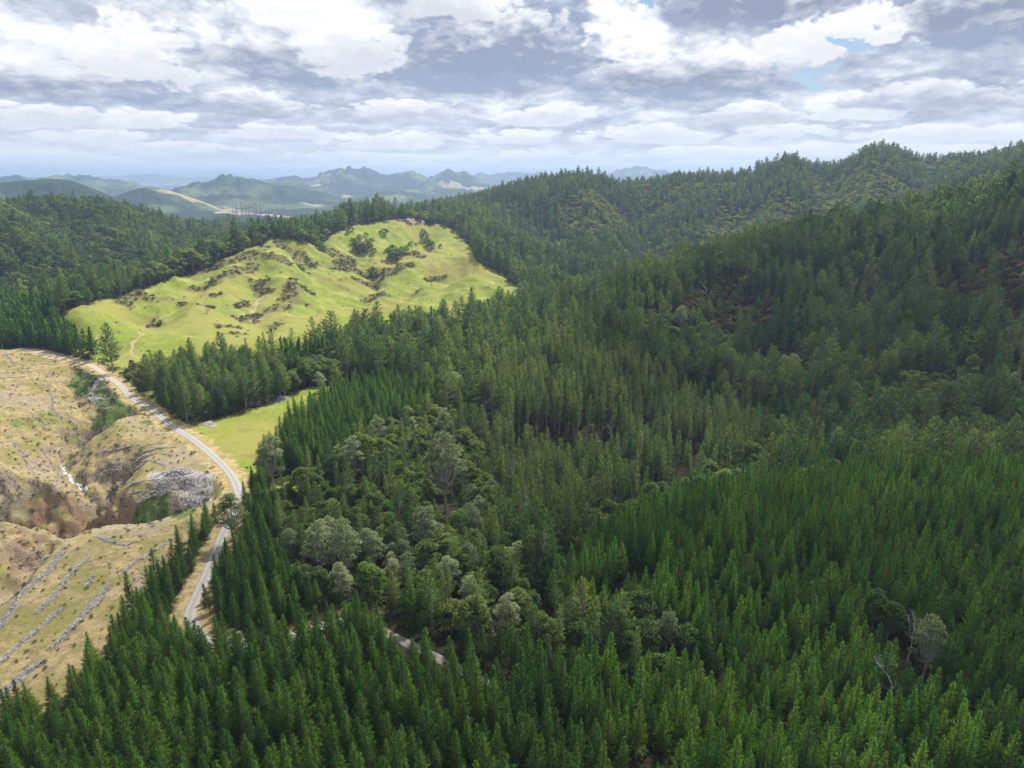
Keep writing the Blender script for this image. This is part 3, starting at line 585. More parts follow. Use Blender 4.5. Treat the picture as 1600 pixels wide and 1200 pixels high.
# ------------------------------------------------------------------ tree geometry
def norm(v): return v/np.maximum(np.linalg.norm(v, axis=-1, keepdims=True), 1e-9)
class Geo:
    core = None; zk = .96
    def __init__(s): s.nv = []; s.v = []; s.q = []; s.m = []; s.n = 0; s.r = []
    def add(s, v, q, mi, r=None, nn=None):
        s.nv.append(np.zeros((len(v), 3)) if nn is None else nn)
        s.v.append(v); s.q.append(q+s.n); s.n += len(v); s.m.append(np.full(len(q), mi)); s.r.append(np.zeros(len(v)) if r is None else r)
    def cards(s, c, d, L, W, mi=1, g=rng, up=None):     # leaf sprays: slim diamonds from c along d
        n = len(c); d = norm(d); rnd = norm(g.normal(size=(n, 3)))
        side = norm(np.cross(d, rnd if up is None else up)); L = np.asarray(L)*np.ones(n); W = np.asarray(W)*np.ones(n)
        bow = norm(np.cross(side, d))*(W*.25)[:, None]
        v = np.stack([c, c+d*(L*.5)[:,None]+side*(W*.5)[:,None]+bow, c+d*L[:,None], c+d*(L*.5)[:,None]-side*(W*.5)[:,None]+bow], 1).reshape(-1, 3)
        c0 = np.zeros(3) if s.core is None else s.core; o_ = c-np.stack([np.full(n, c0[0]), np.full(n, c0[1]), np.maximum(c[:,2]*s.zk, c0[2])], 1)
        nn = norm(norm(o_)*.85+np.array([0, 0, .45])+g.normal(0, .28, (n, 3))); gn = np.cross(v[1::4]-v[0::4], v[2::4]-v[0::4]); fl = (gn*nn).sum(1) < 0
        v4 = v.reshape(n, 4, 3).copy(); v4[fl] = v4[fl][:, ::-1]; s.add(v4.reshape(-1, 3), np.arange(4*n).reshape(n, 4), mi, np.repeat(g.random(n), 4), np.repeat(nn, 4, 0))
    def tube(s, pts, rad, k=5, mi=0):
        pts = np.asarray(pts, float); rad = np.asarray(rad, float); t = norm(np.gradient(pts, axis=0))
        a = norm(np.cross(t, np.array([.31, .17, .93]) if abs(t[0][2]) < .8 else np.array([1., .2, 0]))); b_ = np.cross(t, a)
        an = np.arange(k)*2*math.pi/k
        v = pts[:,None]+rad[:,None,None]*(np.cos(an)[None,:,None]*a[:,None]+np.sin(an)[None,:,None]*b_[:,None])
        n = len(pts); i = np.arange(n*k).reshape(n, k); j = np.roll(i, -1, 1)
        s.add(v.reshape(-1, 3), np.stack([i[:-1], j[:-1], j[1:], i[1:]], -1).reshape(-1, 4), mi)
    def branches(s, p0, p1, r0, mi=0):                  # many straight tapered 3-sided branches at once
        n = len(p0); d = norm(p1-p0); a = norm(np.cross(d, np.array([.1, .2, 1.]))); b_ = np.cross(d, a); V_ = []
        for f, rr in ((0, r0), (1, r0*.25)):
            for k in range(3):
                an = k*2.0944; V_.append(p0+(p1-p0)*f+(a*math.cos(an)+b_*math.sin(an))*np.asarray(rr)[:,None] if np.ndim(rr) else p0+(p1-p0)*f+(a*math.cos(an)+b_*math.sin(an))*rr)
        v = np.stack(V_, 1).reshape(-1, 3); base = np.arange(n)[:,None]*6
        q = np.stack([base+np.array([k, (k+1)%3, 3+(k+1)%3, 3+k]) for k in range(3)], 1).reshape(-1, 4)
        s.add(v, q, mi)
    def mesh(s, name, mats, only=None):
        v = np.concatenate(s.v); q = np.concatenate(s.q); m_ = np.concatenate(s.m); r_ = np.concatenate(s.r); nn = np.concatenate(s.nv)
        if only is not None:
            k = m_ == only; q = q[k]; used = np.unique(q); mp = np.zeros(len(v), int); mp[used] = np.arange(len(used)); v = v[used]; q = mp[q]; r_ = r_[used]; nn = nn[used]; m_ = np.zeros(len(q), int)
        me = mesh_from(name, v, q, mats, smooth=True, mi=m_); setattr_v(me, 'rnd', r_)
        if only != 0:
            me.update(); z_ = np.linalg.norm(nn, axis=1) < .1
            if z_.any(): vn = np.empty(len(v)*3, np.float32); me.vertices.foreach_get('normal', vn); nn = np.where(z_[:,None], vn.reshape(-1, 3), nn)
            me.normals_split_custom_set_from_vertices(nn.astype(np.float32))
        return me
def conifer(g, H, R0, z0, whorl, nb, up, tuft, tl, tw, shape, gap=0.0, lean=0.3, rt=None, dead=0):
    """a pine: trunk, whorls of branches, needle sprays along every branch"""
    G_ = Geo(); rt = rt or H*.011
    zz = np.linspace(0, H*.985, 9); wig = np.cumsum(g.normal(0, lean*.12, (9, 2)), 0)*(zz/H)[:,None]
    G_.tube(np.c_[wig, zz], rt*(1.02-zz/H)**.9+.02, 6)
    tx = lambda z: np.stack([np.interp(z, zz, wig[:,0]), np.interp(z, zz, wig[:,1]), z], -1)
    z = z0; C = []; D = []; Ls = []; P0 = []; P1 = []
    lob = g.uniform(0, 6.28, 3)
    while z < H*.985:
        t = (z-z0)/(H-z0); n = max(3, int(nb*(1-.45*t)+g.random()))
        a0 = g.uniform(0, 6.28)
        for k in range(n):
            if g.random() < gap: continue
            a = a0+k*6.283/n+g.normal(0, .18)
            r = R0*shape(t)*g.uniform(.72, 1.12)*(1+.16*math.sin(2*a+lob[0])+.12*math.sin(3*a+lob[1]+z))
            if r < .15: r = .15
            el = up(t)+g.normal(0, .12); d = np.array([math.cos(a)*math.cos(el), math.sin(a)*math.cos(el), math.sin(el)])
            p0 = tx(z+g.normal(0, .1)); p1 = p0+d*r+np.array([0, 0, .12*r]); P0.append(p0); P1.append(p1)
            m = max(2, int(r*tuft+1.5)); f = np.linspace(.28 if r > 1 else .1, 1, m)
            for ff in f:
                for _ in range(3):
                    p = p0+(p1-p0)*ff+g.normal(0, .07+.09*r*.3, 3); dd = d*.9+g.normal(0, .55, 3)+np.array([0, 0, .55])
                    C.append(p); D.append(dd); Ls.append(tl*g.uniform(.7, 1.2)*(1-.25*t))
        z += whorl*g.uniform(.8, 1.15)*(1-.3*t)
    for _ in range(7):                                   # the leader
        C.append(tx(H*.97)+g.normal(0, .05, 3)); D.append(np.array([g.normal(0, .3), g.normal(0, .3), 1.])); Ls.append(tl*.9)
    C = np.array(C); D = np.array(D); Ls = np.array(Ls)
    G_.branches(np.array(P0), np.array(P1), np.full(len(P0), rt*.16+.012))
    G_.cards(C, D, Ls, Ls*tw, g=g); return G_
def young(g, lod=0):
    H = g.uniform(12.6, 15.4)
    sh = lambda t: (1-t)**.92*(.78+.22*min(1, t*6))+.03
    if lod: return conifer(g, H, 2.45, 2.2, 1.2, 5, lambda t: .28+.5*t, 1.1, 1.2, .42, sh)
    return conifer(g, H, 2.45, 1.6, .56, 7, lambda t: .2+.6*t, 3.3, .54, .27, sh)
def slender(g, lod=0):
    H = g.uniform(25, 29); sh = lambda t: (1-t)**.55*(.55+.45*min(1, t*3))+.04
    if lod: return conifer(g, H, 2.6, H*.42, 1.5, 5, lambda t: .2+.6*t, 1.0, 1.5, .42, sh, gap=.1)
    return conifer(g, H, 2.5, H*.40, .85, 6, lambda t: .2+.6*t, 2.0, .9, .27, sh, gap=.12)
def old(g, lod=0):
    H = g.uniform(21, 27); R0 = g.uniform(4.2, 5.6); sh = lambda t: (.45+.55*math.sin(min(1, t*1.35+.25)*math.pi*.75))*(1-t**3.2)+.05
    if lod: return conifer(g, H, R0, H*.22, 1.9, 5, lambda t: .1+.65*t, .9, 2.0, .45, sh, gap=.15, lean=1.2)
    return conifer(g, H, R0, H*.22, 1.05, 6, lambda t: .1+.65*t, 1.8, 1.1, .30, sh, gap=.18, lean=1.4, rt=.34)
def broad(g, H=11, R0=4.2, lod=0, open_=0.0, leaf=.48, flat=.75, trunk=.32):
    """a forking broadleaf: limbs end in clumps of leaves, gaps between the clumps"""
    G_ = Geo(); nc = 12 if lod else int(g.integers(20, 27)); h0 = H*g.uniform(.24, .34)
    zz = np.linspace(0, h0, 4); w = np.cumsum(g.normal(0, .12, (4, 2)), 0); G_.tube(np.c_[w, zz], np.linspace(trunk, trunk*.7, 4), 6)
    top = np.array([w[-1][0], w[-1][1], h0]); cen = []
    for k in range(nc):
        a = k*2.39996+g.normal(0, .3); f = math.sqrt((k+.5)/nc); r = R0*f*g.uniform(.75, 1.05)
        z = h0+(H-h0)*(1-flat*f**2.0*g.uniform(.7, 1.2))*g.uniform(.8, 1.0); cen.append((r*math.cos(a)+top[0], r*math.sin(a)+top[1], z))
    cen = np.array(cen)
    for c in cen:
        mid = top*.45+c*.55+np.array([0, 0, -.12*H])*g.uniform(.2, 1); G_.tube([top-np.array([0, 0, .3]), mid, c], [trunk*.42, trunk*.24, .04], 4)
        if not lod:
            tw_ = c+g.normal(0, 1, (6, 3))*R0*.22; G_.branches(np.repeat(c[None]*.75+mid[None]*.25, 6, 0), tw_, np.full(6, .04))
    G_.core = np.array([top[0], top[1], H*.45]); G_.zk = .3
    per = int((34 if lod else 190)*(1-open_)); C = []; D = []
    for c in cen:
        rad = R0*g.uniform(.28, .44); u = norm(g.normal(size=(per, 3))); u[:,2] = np.abs(u[:,2])*g.uniform(.8, 1, per)-.25
        p = c+u*rad*np.array([1, 1, .72])*g.uniform(.55, 1.08, (per, 1)); C.append(p); D.append(u+g.normal(0, .5, (per, 3)))
    C = np.concatenate(C); D = np.concatenate(D); L = leaf*(2.5 if lod else 1)*g.uniform(.7, 1.25, len(C))
    G_.cards(C-norm(D)*(L*.4)[:,None], D, L, L*.62, g=g); return G_
def pale(g, lod=0): return broad(g, H=g.uniform(15, 19), R0=g.uniform(3.0, 4.3), lod=lod, open_=.12, leaf=.40, flat=g.uniform(.75, 1.0), trunk=.34)
def dead(g, lod=0):
    G_ = Geo(); H = g.uniform(12, 17)
    def grow(p, d, L, r, depth):
        n = 4; pts = [p]; dd = d
        for i in range(n): dd = norm(dd+g.normal(0, .16, 3)+np.array([0, 0, .06])); pts.append(pts[-1]+dd*L/n)
        G_.tube(pts, np.linspace(r, r*.45, n+1), 4)
        if depth < (2 if lod else 3):
            for k in range(int(g.integers(4, 7))):
                f = g.uniform(.35, 1); i = min(n-1, int(f*n)); q = norm(dd*.6+norm(g.normal(size=3))*.9+np.array([0, 0, .25]))
                grow(pts[i+1], q, L*g.uniform(.35, .55), r*.42, depth+1)
    grow(np.zeros(3), np.array([0, 0, 1.]), H*.72, .26, 0); G_.cards(np.zeros((1, 3)), np.array([[0, 0, 1.]]), .05, .02, g=g); return G_
def fern(g, lod=0):
    G_ = Geo(); H = g.uniform(2.5, 5); G_.tube([[0, 0, 0], [.1, 0, H*.5], [.05, .1, H]], [.16, .13, .12], 5)
    nf = 10 if lod else 16; C = []; D = []; L = []
    for k in range(nf):
        a = k*6.283/nf+g.normal(0, .1); p = np.array([.05, .1, H]); el = g.uniform(.35, .7)
        for i in range(5):
            d = np.array([math.cos(a)*math.cos(el), math.sin(a)*math.cos(el), math.sin(el)]); q = p+d*.62
            sd = np.array([-math.sin(a), math.cos(a), 0]); 
            for s_ in (-1, 1): C.append(p); D.append(d*.6+sd*s_*.8); L.append(.8-.1*i)
            C.append(p); D.append(d); L.append(.8); p = q; el -= .34
    G_.cards(np.array(C), np.array(D), np.array(L), np.array(L)*.42, g=g); return G_
def shrub(g, lod=0):
    G_ = Geo(); G_.tube([[0, 0, -.2], [0, 0, .8]], [.08, .04], 4); n = 90 if lod else 190
    cs = g.normal(0, 1, (6, 3))*np.array([.95, .95, .2])+np.array([0, 0, .8]); c = cs[g.integers(0, 6, n)]
    u = norm(g.normal(size=(n, 3))); u[:,2] = np.abs(u[:,2]); r_ = g.uniform(.5, 1.05, (n, 1)); L = g.uniform(.4, .75, n)*(1.35 if lod else 1)
    G_.cards(c+u*r_*np.array([.85, .85, .8]), u+g.normal(0, .4, (n, 3)), L, L*.55, g=g); return G_
# ------------------------------------------------------------------ foliage and bark
def foliage(name, c0, c1, c2, trans=.3, zone=None, rough=.55):
    m_ = bpy.data.materials.new(name); m_.use_nodes = True; b = NB(m_.node_tree)
    oi = b.n('ShaderNodeObjectInfo'); rn = oi.outputs['Random']; loc = oi.outputs['Location']; leaf = b.attr('rnd')
    stand = b.noise(loc, .013, 3, .55); st2 = b.noise(loc, .06, 2, .5)
    col = b.mix(b.ss(rn, .1, .9), c0, c1); col = b.mix(b.m('MULTIPLY', b.ss(stand, .45, .62), .6), col, c2)
    col = b.mix(b.m('MULTIPLY', b.ss(st2, .5, .7), .4), col, c1)
    hs = b.n('ShaderNodeHueSaturation'); b.put(hs.inputs['Color'], col); b.put(hs.inputs['Value'], b.m('ADD', .72, b.m('ADD', b.m('MULTIPLY', leaf, .38), b.m('MULTIPLY', rn, .30))))
    b.put(hs.inputs['Hue'], b.m('ADD', .485, b.m('MULTIPLY', b.m('FRACT', b.m('MULTIPLY', rn, 17.3)), .03)))
    p = b.n('ShaderNodeBsdfPrincipled'); b.put(p.inputs['Base Color'], hs.outputs[0]); p.inputs['Roughness'].default_value = rough; p.inputs['Specular IOR Level'].default_value = .10
    t = b.n('ShaderNodeBsdfTranslucent'); b.put(t.inputs[0], b.vm('MULTIPLY', hs.outputs[0], (1.35, 1.3, .7)))
    mx = b.n('ShaderNodeMixShader'); mx.inputs[0].default_value = trans; b.put(mx.inputs[1], p.outputs[0]); b.put(mx.inputs[2], t.outputs[0])
    o = b.n('ShaderNodeOutputMaterial'); b.put(o.inputs[0], mx.outputs[0]); return m_
def bark(name, c0, c1):
    m_, b, p = rough_mat(name, c0); n_ = b.noise(b.n('ShaderNodeTexCoord').outputs['Object'], 3.0, 3, .6); b.put(p.inputs['Base Color'], b.mix(n_, c0, c1)); return m_
B_PINE = bark('pine_bark', (.085, .06, .045), (.17, .13, .10)); B_GREY = bark('grey_bark', (.17, .15, .125), (.34, .31, .27)); B_DEAD = bark('dead_wood', (.36, .34, .31), (.58, .56, .52)); B_PALE = bark('lichen_bark', (.24, .23, .18), (.42, .41, .34))
F_YOUNG = foliage('young_pine_needles', (0.040, 0.114, 0.015), (0.085, 0.179, 0.018), (0.031, 0.094, 0.017))
F_BRIGHT = foliage('bright_pine_needles', (.050, .150, .014), (.105, .225, .018), (.060, .150, .016))
F_SLEN = foliage('tall_pine_needles', (0.074, 0.146, 0.027), (0.140, 0.211, 0.043), (0.162, 0.205, 0.054))
F_OLD = foliage('old_pine_needles', (0.076, 0.149, 0.032), (0.151, 0.221, 0.041), (0.063, 0.138, 0.041))
F_BROAD = foliage('broadleaf_leaves', (0.061, 0.121, 0.026), (0.130, 0.191, 0.042), (0.171, 0.205, 0.061))
F_PALE = foliage('lichen_grown_leaves', (.155, .205, .095), (.25, .30, .165), (.20, .25, .12))
F_FERN = foliage('fern_fronds', (0.078, 0.155, 0.031), (0.155, 0.232, 0.050), (0.132, 0.109, 0.043))
F_SHRUB = foliage('gorse_leaves', (0.078, 0.085, 0.034), (0.132, 0.124, 0.053), (0.062, 0.090, 0.031))
F_RUST = foliage('rust_scrub_leaves', (.115, .100, .040), (.16, .135, .055), (.135, .090, .042))
F_LIGHT = foliage('sunlit_tint_leaves', (.18, .225, .05), (.26, .30, .075), (.22, .24, .06))  # yellow-green scrub, brightened to paint the sunlit patches of the far ridge
KINDS_T = {  # kind: (builder, variants, far variants, bark, foliage)
 'young': (young, 6, 3, B_PINE, F_YOUNG), 'bright': (young, 6, 3, B_PINE, F_BRIGHT), 'slender': (slender, 5, 3, B_GREY, F_SLEN), 'old': (old, 6, 4, B_GREY, F_OLD), 'broad': (None, 6, 4, B_GREY, F_BROAD),
 'pale': (pale, 4, 2, B_PALE, F_PALE), 'dead': (dead, 4, 2, B_DEAD, F_SHRUB), 'fern': (fern, 3, 2, B_PINE, F_FERN), 'shrub': (shrub, 4, 2, B_PINE, F_SHRUB), 'rust': (None, 4, 3, B_GREY, F_RUST), 'light': (None, 4, 3, B_GREY, F_LIGHT)}
PROTO = {}
for kk, (kn, (fn, nv, nf, bk, fo)) in enumerate(KINDS_T.items()):
    for lod, cnt in ((0, nv), (1, nf)):
        for i in range(cnt):
            g = np.random.default_rng(1000+kk*50+lod*20+i)
            if kn == 'broad': G_ = broad(g, H=g.uniform(9, 13), R0=g.uniform(3.6, 5.0), lod=lod)
            elif kn in ('rust', 'light'): G_ = broad(g, H=g.uniform(4, 6), R0=g.uniform(2.6, 3.6), lod=lod, flat=.6)
            else: G_ = fn(g, lod)
            PROTO.setdefault((kn, lod), []).append(G_)
# ------------------------------------------------------------------ where the trees stand (plan positions on the real ground)
ZN = {
 'native': casts([(425, 790), (470, 760), (520, 748), (560, 700), (620, 668), (700, 655), (750, 690), (770, 780), (820, 850), (845, 930), (880, 985), (1010, 985), (1070, 1010), (1060, 1060), (960, 1075), (850, 1045), (720, 1010),
                  (640, 985), (590, 970), (540, 955), (480, 945), (452, 905), (432, 850)], lift=0),
 'palegrove': casts([(470, 900), (500, 860), (600, 850), (690, 870), (720, 930), (640, 955), (540, 950)]),
 'midyoung': casts([(402, 752), (418, 730), (445, 690), (485, 652), (530, 620), (570, 602), (640, 612), (690, 640), (690, 655), (620, 668), (560, 700), (520, 745), (470, 755)]),
 'slender': casts([(745, 690), (745, 620), (800, 585), (880, 575), (990, 590), (1100, 650), (1190, 700), (1160, 745), (1060, 775), (960, 815), (870, 850), (800, 840), (770, 780)]),
 'group': casts([(232, 598), (240, 618), (262, 652), (290, 664), (340, 655), (385, 642), (430, 625), (450, 618), (450, 585), (330, 578), (240, 588)]),
 'greygroup': casts([(450, 618), (480, 606), (540, 598), (560, 585), (520, 572), (460, 578)]),
 'poles': casts([(430, 930), (470, 925), (470, 945), (430, 950)]),
}
def rock(lst): return [np.array([cast(u, v)]) for u, v in lst]
OLDR = [casts(p) for p in ([(1060, 470), (1130, 440), (1220, 470), (1230, 520), (1140, 540), (1070, 520)], [(1440, 430), (1540, 400), (1700, 400), (1700, 520), (1560, 530), (1460, 500)])]
RIDGE_SCRUB = [casts(p) for p in ([(1000, 400), (1040, 385), (1060, 430), (1030, 450), (985, 440)], [(1130, 330), (1200, 320), (1290, 345), (1230, 385), (1120, 400), (1080, 390)],
               [(880, 330), (960, 320), (990, 360), (930, 380), (880, 365)], [(1270, 290), (1380, 275), (1420, 300), (1330, 350), (1270, 345)], [(1480, 300), (1600, 270), (1640, 300), (1540, 330)], [(860, 470), (930, 450), (980, 470), (900, 490)])]
def grid_pts(r0, r1, sp, jit, amax, ang=0.35, sd=1):
    g = np.random.default_rng(sd); n = int(2*r1/sp)+2; i, j = np.meshgrid(np.arange(-n//2, n//2), np.arange(-n//2, n//2))
    x = (i*math.cos(ang)-j*math.sin(ang))*sp; y = (i*math.sin(ang)+j*math.cos(ang))*sp
    x = x+g.uniform(-jit, jit, x.shape)*sp; y = y+g.uniform(-jit, jit, x.shape)*sp; r = np.hypot(x, y); a = np.arctan2(x, y)
    m_ = (r > r0) & (r < r1) & (np.abs(a) < amax); return x[m_], y[m_]
TREES = {k: [] for k in KINDS_T}                      # kind -> arrays (x, y, z, scale, height-scale)
def put(kind, x, y, s, hs=None, sink=.15):
    if len(x) == 0: return
    z = ground_at(x, y)-sink; hs = np.ones(len(x)) if hs is None else hs
    TREES[kind].append(np.stack([x, y, z, s, hs], 1))
d_road = lambda x, y: np.minimum(dist_line(x, y, ROADS), 99)
d_track = lambda x, y: dist_line(x, y, TRACKS)
TR_OPEN = casts([(603, 986), (622, 997), (640, 1007), (652, 1012)]); TR_REST = TRACKS[30:]
def sight(x, y, line, reach):                       # inside the belt on the near side of a line, up to `reach` metres towards the camera
    a = np.arctan2(x, y); la = np.arctan2(line[:,0], line[:,1]); lr = np.hypot(line[:,0], line[:,1]); o = np.argsort(la); r = np.hypot(x, y); t = np.interp(a, la[o], lr[o])
    return (a > la.min()) & (a < la.max()) & (r < t+2) & (r > t-reach)
def free(x, y, near=True):
    ok = ~inpoly(x, y, POLY['pasture'])
    r = np.hypot(x, y); m_ = r < 760; k = ok.copy()
    if m_.any():
        xx, yy = x[m_], y[m_]
        k[m_] &= ~inpoly(xx, yy, POLY['clear']) & ~inpoly(xx, yy, POLY['clearing']) & ~inpoly(xx, yy, POLY['lawn']) & (d_road(xx, yy) > 4.9) & (d_track(xx, yy) > 3.8)
    k &= ~sight(x, y, TR_OPEN, 15)
    k &= ~(sight(x, y, TR_REST, 6) & (fbm(x, y, 9, 2, 71) > .2))
    return k
FRONT = casts([(845, 1010), (850, 930), (870, 900), (960, 848), (1060, 805), (1200, 782), (1340, 762), (1500, 758), (1700, 752), (2100, 740)])   # far edge of the near plantation
def beyond_front(x, y, off=0):                             # True past that edge, by azimuth
    a = np.arctan2(x, y); fa = np.arctan2(FRONT[:,0], FRONT[:,1]); fr = np.hypot(FRONT[:,0], FRONT[:,1]); o = np.argsort(fa)
    return np.hypot(x, y) > np.interp(a, fa[o], fr[o])+off
# -- young pines: rows of the near plantation, the strip along the road, the stand beside the clearing
x, y = grid_pts(58, 400, 3.75, .27, 1.0, .42, 2)
r = np.hypot(x, y); a = np.arctan2(x, y)
nat = inpoly(*wob(x, y, 25, 5, 2), ZN['native'])
near_front = ~beyond_front(x, y)
# everything nearer than the native patch / front edge
lowleft = (r < 330) & (a < math.atan2(FRONT[0][0], FRONT[0][1])+.02)
south = np.hypot(*cast(640, 985))
natR = (a < .35) & (r > 150) & nat
zone_y = (near_front & (a > math.atan2(*cast(850, 930))-.02)) | lowleft
k = zone_y & ~nat & free(x, y) & ~inpoly(x, y, ZN['midyoung']) & ~inpoly(x, y, ZN['slender'])
hole = fbm(x, y, 22, 2, 31) > .42
k &= ~hole
g = np.random.default_rng(5)
s = np.clip(g.normal(1, .15, len(x)), .55, 1.35)*(1+.14*fbm(x, y, 60, 2, 12))
strip_l = (d_road(x, y) < 9) ; s = np.where(strip_l, s*.9, s)
rb = k & (np.arctan2(x, y)+.05*fbm(x, y, 40, 2, 14) > .11)
put('young', x[k & ~rb], y[k & ~rb], s[k & ~rb], g.uniform(.76, 1.02, (k & ~rb).sum())); put('bright', x[rb], y[rb], s[rb]*.97, g.uniform(.76, 1.02, rb.sum()))
x, y = grid_pts(150, 520, 3.5, .28, 1.0, .1, 3); k = inpoly(x, y, ZN['midyoung']) & free(x, y)
put('young', x[k], y[k], np.clip(g.normal(1.0, .11, k.sum()), .6, 1.2))
x, y = grid_pts(380, 800, 4.6, .3, 1.1, .2, 4); k = inpoly(x, y, PINE_BACK) & (d_road(x, y) > 7)
put('young', x[k], y[k], np.clip(g.normal(1.32, .12, k.sum()), .9, 1.6), g.uniform(.95, 1.15, k.sum()))
# -- tall slim pines with bare lower trunks
x, y = grid_pts(150, 520, 4.4, .33, 1.0, .7, 5); k = inpoly(*wob(x, y, 30, 8, 5), ZN['slender']) & free(x, y) & ~inpoly(x, y, ZN['native'])
gap_ = (fbm(x, y, 18, 2, 44) > .24) | np.any([np.hypot(x-c_[0], y-c_[1]) < q_ for c_, q_ in zip(casts([(848, 715), (935, 720), (800, 760), (1075, 735), (1010, 690)]), (15, 14, 10, 11, 9))], 0); kk = k & ~gap_
put('slender', x[kk], y[kk], np.clip(g.normal(.88, .08, kk.sum()), .6, 1.1))
# -- the native patch in the middle
x, y = grid_pts(120, 420, 4.7, .42, 1.0, .2, 6); k = inpoly(*wob(x, y, 25, 5, 2), ZN['native']) & free(x, y)
x = x[k]; y = y[k]; t = g.random(len(x)); q = fbm(x, y, 30, 2, 50); pg = inpoly(x, y, ZN['palegrove'])
kb = (t < .40); put('broad', x[kb], y[kb], np.clip(g.normal(.98, .2, kb.sum()), .5, 1.5))
ko = (t >= .40) & (t < .58); put('old', x[ko], y[ko], np.clip(g.normal(.66, .1, ko.sum()), .45, .9))
kp = (t >= .58) & (t < np.where(pg, .85, .64)); put('pale', x[kp], y[kp], np.clip(g.normal(.78, .12, kp.sum()), .5, 1.1))
kf = (t >= .85) & (t < .93); put('fern', x[kf], y[kf], g.uniform(.9, 1.5, kf.sum()))
ks = (t >= .93) | ((t > .64) & (t < .72) & ~pg); put('slender', x[ks], y[ks], g.uniform(.5, .75, ks.sum()))
# -- dark old pines left of the clearing and the grey-green group at its end
x, y = grid_pts(250, 560, 6.0, .38, 1.0, .5, 7); k = inpoly(x, y, ZN['group']) & (d_road(x, y) > 7); put('old', x[k], y[k], np.clip(g.normal(.78, .12, k.sum()), .5, 1.05))
x, y = grid_pts(250, 560, 3.2, .38, 1.0, .5, 8); k = inpoly(x, y, ZN['group']) & (d_road(x, y) > 6) & (g.random(len(x)) < .3); put('young', x[k], y[k], g.uniform(.4, .8, k.sum()))
x, y = grid_pts(250, 560, 5.5, .4, 1.0, .5, 9); k = inpoly(x, y, ZN['greygroup']); put('broad', x[k], y[k], g.uniform(.8, 1.2, k.sum()))
# -- old mixed forest over the hills
x, y = grid_pts(160, 820, 6.4, .42, 1.0, .15, 10)
x2, y2 = grid_pts(820, 1900, 8.6, .45, .86, .15, 11); x = np.r_[x, x2]; y = np.r_[y, y2]; r = np.hypot(x, y)
taken = inpoly(x, y, ZN['midyoung']) | inpoly(x, y, ZN['slender']) | inpoly(*wob(x, y, 25, 5, 2), ZN['native']) | inpoly(x, y, PINE_BACK) | inpoly(x, y, ZN['group']) | inpoly(x, y, ZN['greygroup'])
a = np.arctan2(x, y); fr = beyond_front(x, y, 15) & (a > math.atan2(FRONT[0][0], FRONT[0][1])-.02)
mid = (a <= math.atan2(FRONT[0][0], FRONT[0][1])-.02) & (r > 330)
k = (fr | mid) & ~taken & free(x, y)
SUNNY = cast(1040, 430)
x = x[k]; y = y[k]; r = r[k]; a = a[k]; t = g.random(len(x))
q = fbm(x, y, 110, 3, 60); q2 = fbm(x, y, 45, 3, 61)
left = (a < math.atan2(*cast(420, 380))) & (r > 700)
rust = np.zeros(len(x), bool)
for p_ in OLDR: rust |= inpoly(*wob(x, y, 25, 8, 6), p_)
scrub_r = np.zeros(len(x), bool)
for p_ in RIDGE_SCRUB: scrub_r |= inpoly(*wob(x, y, 60, 22, 6), p_)
pb = np.where(left, .93-.8*(q > .30), .16+.75*(q > .24))
light = (scrub_r & (g.random(len(x)) < .8)) | ((r > 950) & ~left & (fbm(x, y, 80, 3, 91) > .20) & (g.random(len(x)) < .75))
isb = t < np.clip(pb, .08, .9); iso = ~isb & ~rust & ~light; isb &= ~rust & ~light
slim = iso & (q2 > .26) & (r < 900) & ~left
iso &= ~slim
ypat = iso & (fbm(x, y, 38, 2, 77) > .24) & (r < 950) & ~left; iso &= ~ypat; put('young', x[ypat], y[ypat], g.uniform(1.2, 1.6, ypat.sum()))
put('young', x[ypat]+3.3, y[ypat]+2.1, g.uniform(1.0, 1.5, ypat.sum()))
put('slender', x[slim], y[slim], np.clip(g.normal(.80, .12, slim.sum()), .5, 1.1))
put('old', x[iso], y[iso], np.clip(g.normal(.95, .2, iso.sum()), .45, 1.4)*np.where(r[iso] > 900, .92, 1))
put('broad', x[isb], y[isb], np.clip(g.normal(1.0, .22, isb.sum()), .5, 1.7)*np.where(left[isb], 1.25, np.where(r[isb] > 900, 1.1, 1.0)))
put('rust', x[rust], y[rust], g.uniform(.8, 1.4, rust.sum())); rc = rust & (g.random(len(x)) < .2); put('old', x[rc]+2, y[rc]+2, g.uniform(.5, .8, rc.sum()))
for dx_, dy_ in ((0, 0), (3.5, 2.5), (-3, 3.5)): put('light', x[light]+dx_, y[light]+dy_, g.uniform(.7, 1.5, light.sum()))
gap = (g.random(len(x)) < .10); put('fern', x[gap]+3, y[gap]+2, g.uniform(.9, 1.6, gap.sum()))
un = (g.random(len(x)) < .30) & (r < 1300); put('broad', x[un]+g.uniform(-3, 3, un.sum()), y[un]+g.uniform(-3, 3, un.sum()), g.uniform(.4, .7, un.sum()))
pl_ = (g.random(len(x)) < .008) & (r < 900); put('pale', x[pl_]+3, y[pl_]-3, g.uniform(.9, 1.3, pl_.sum()))
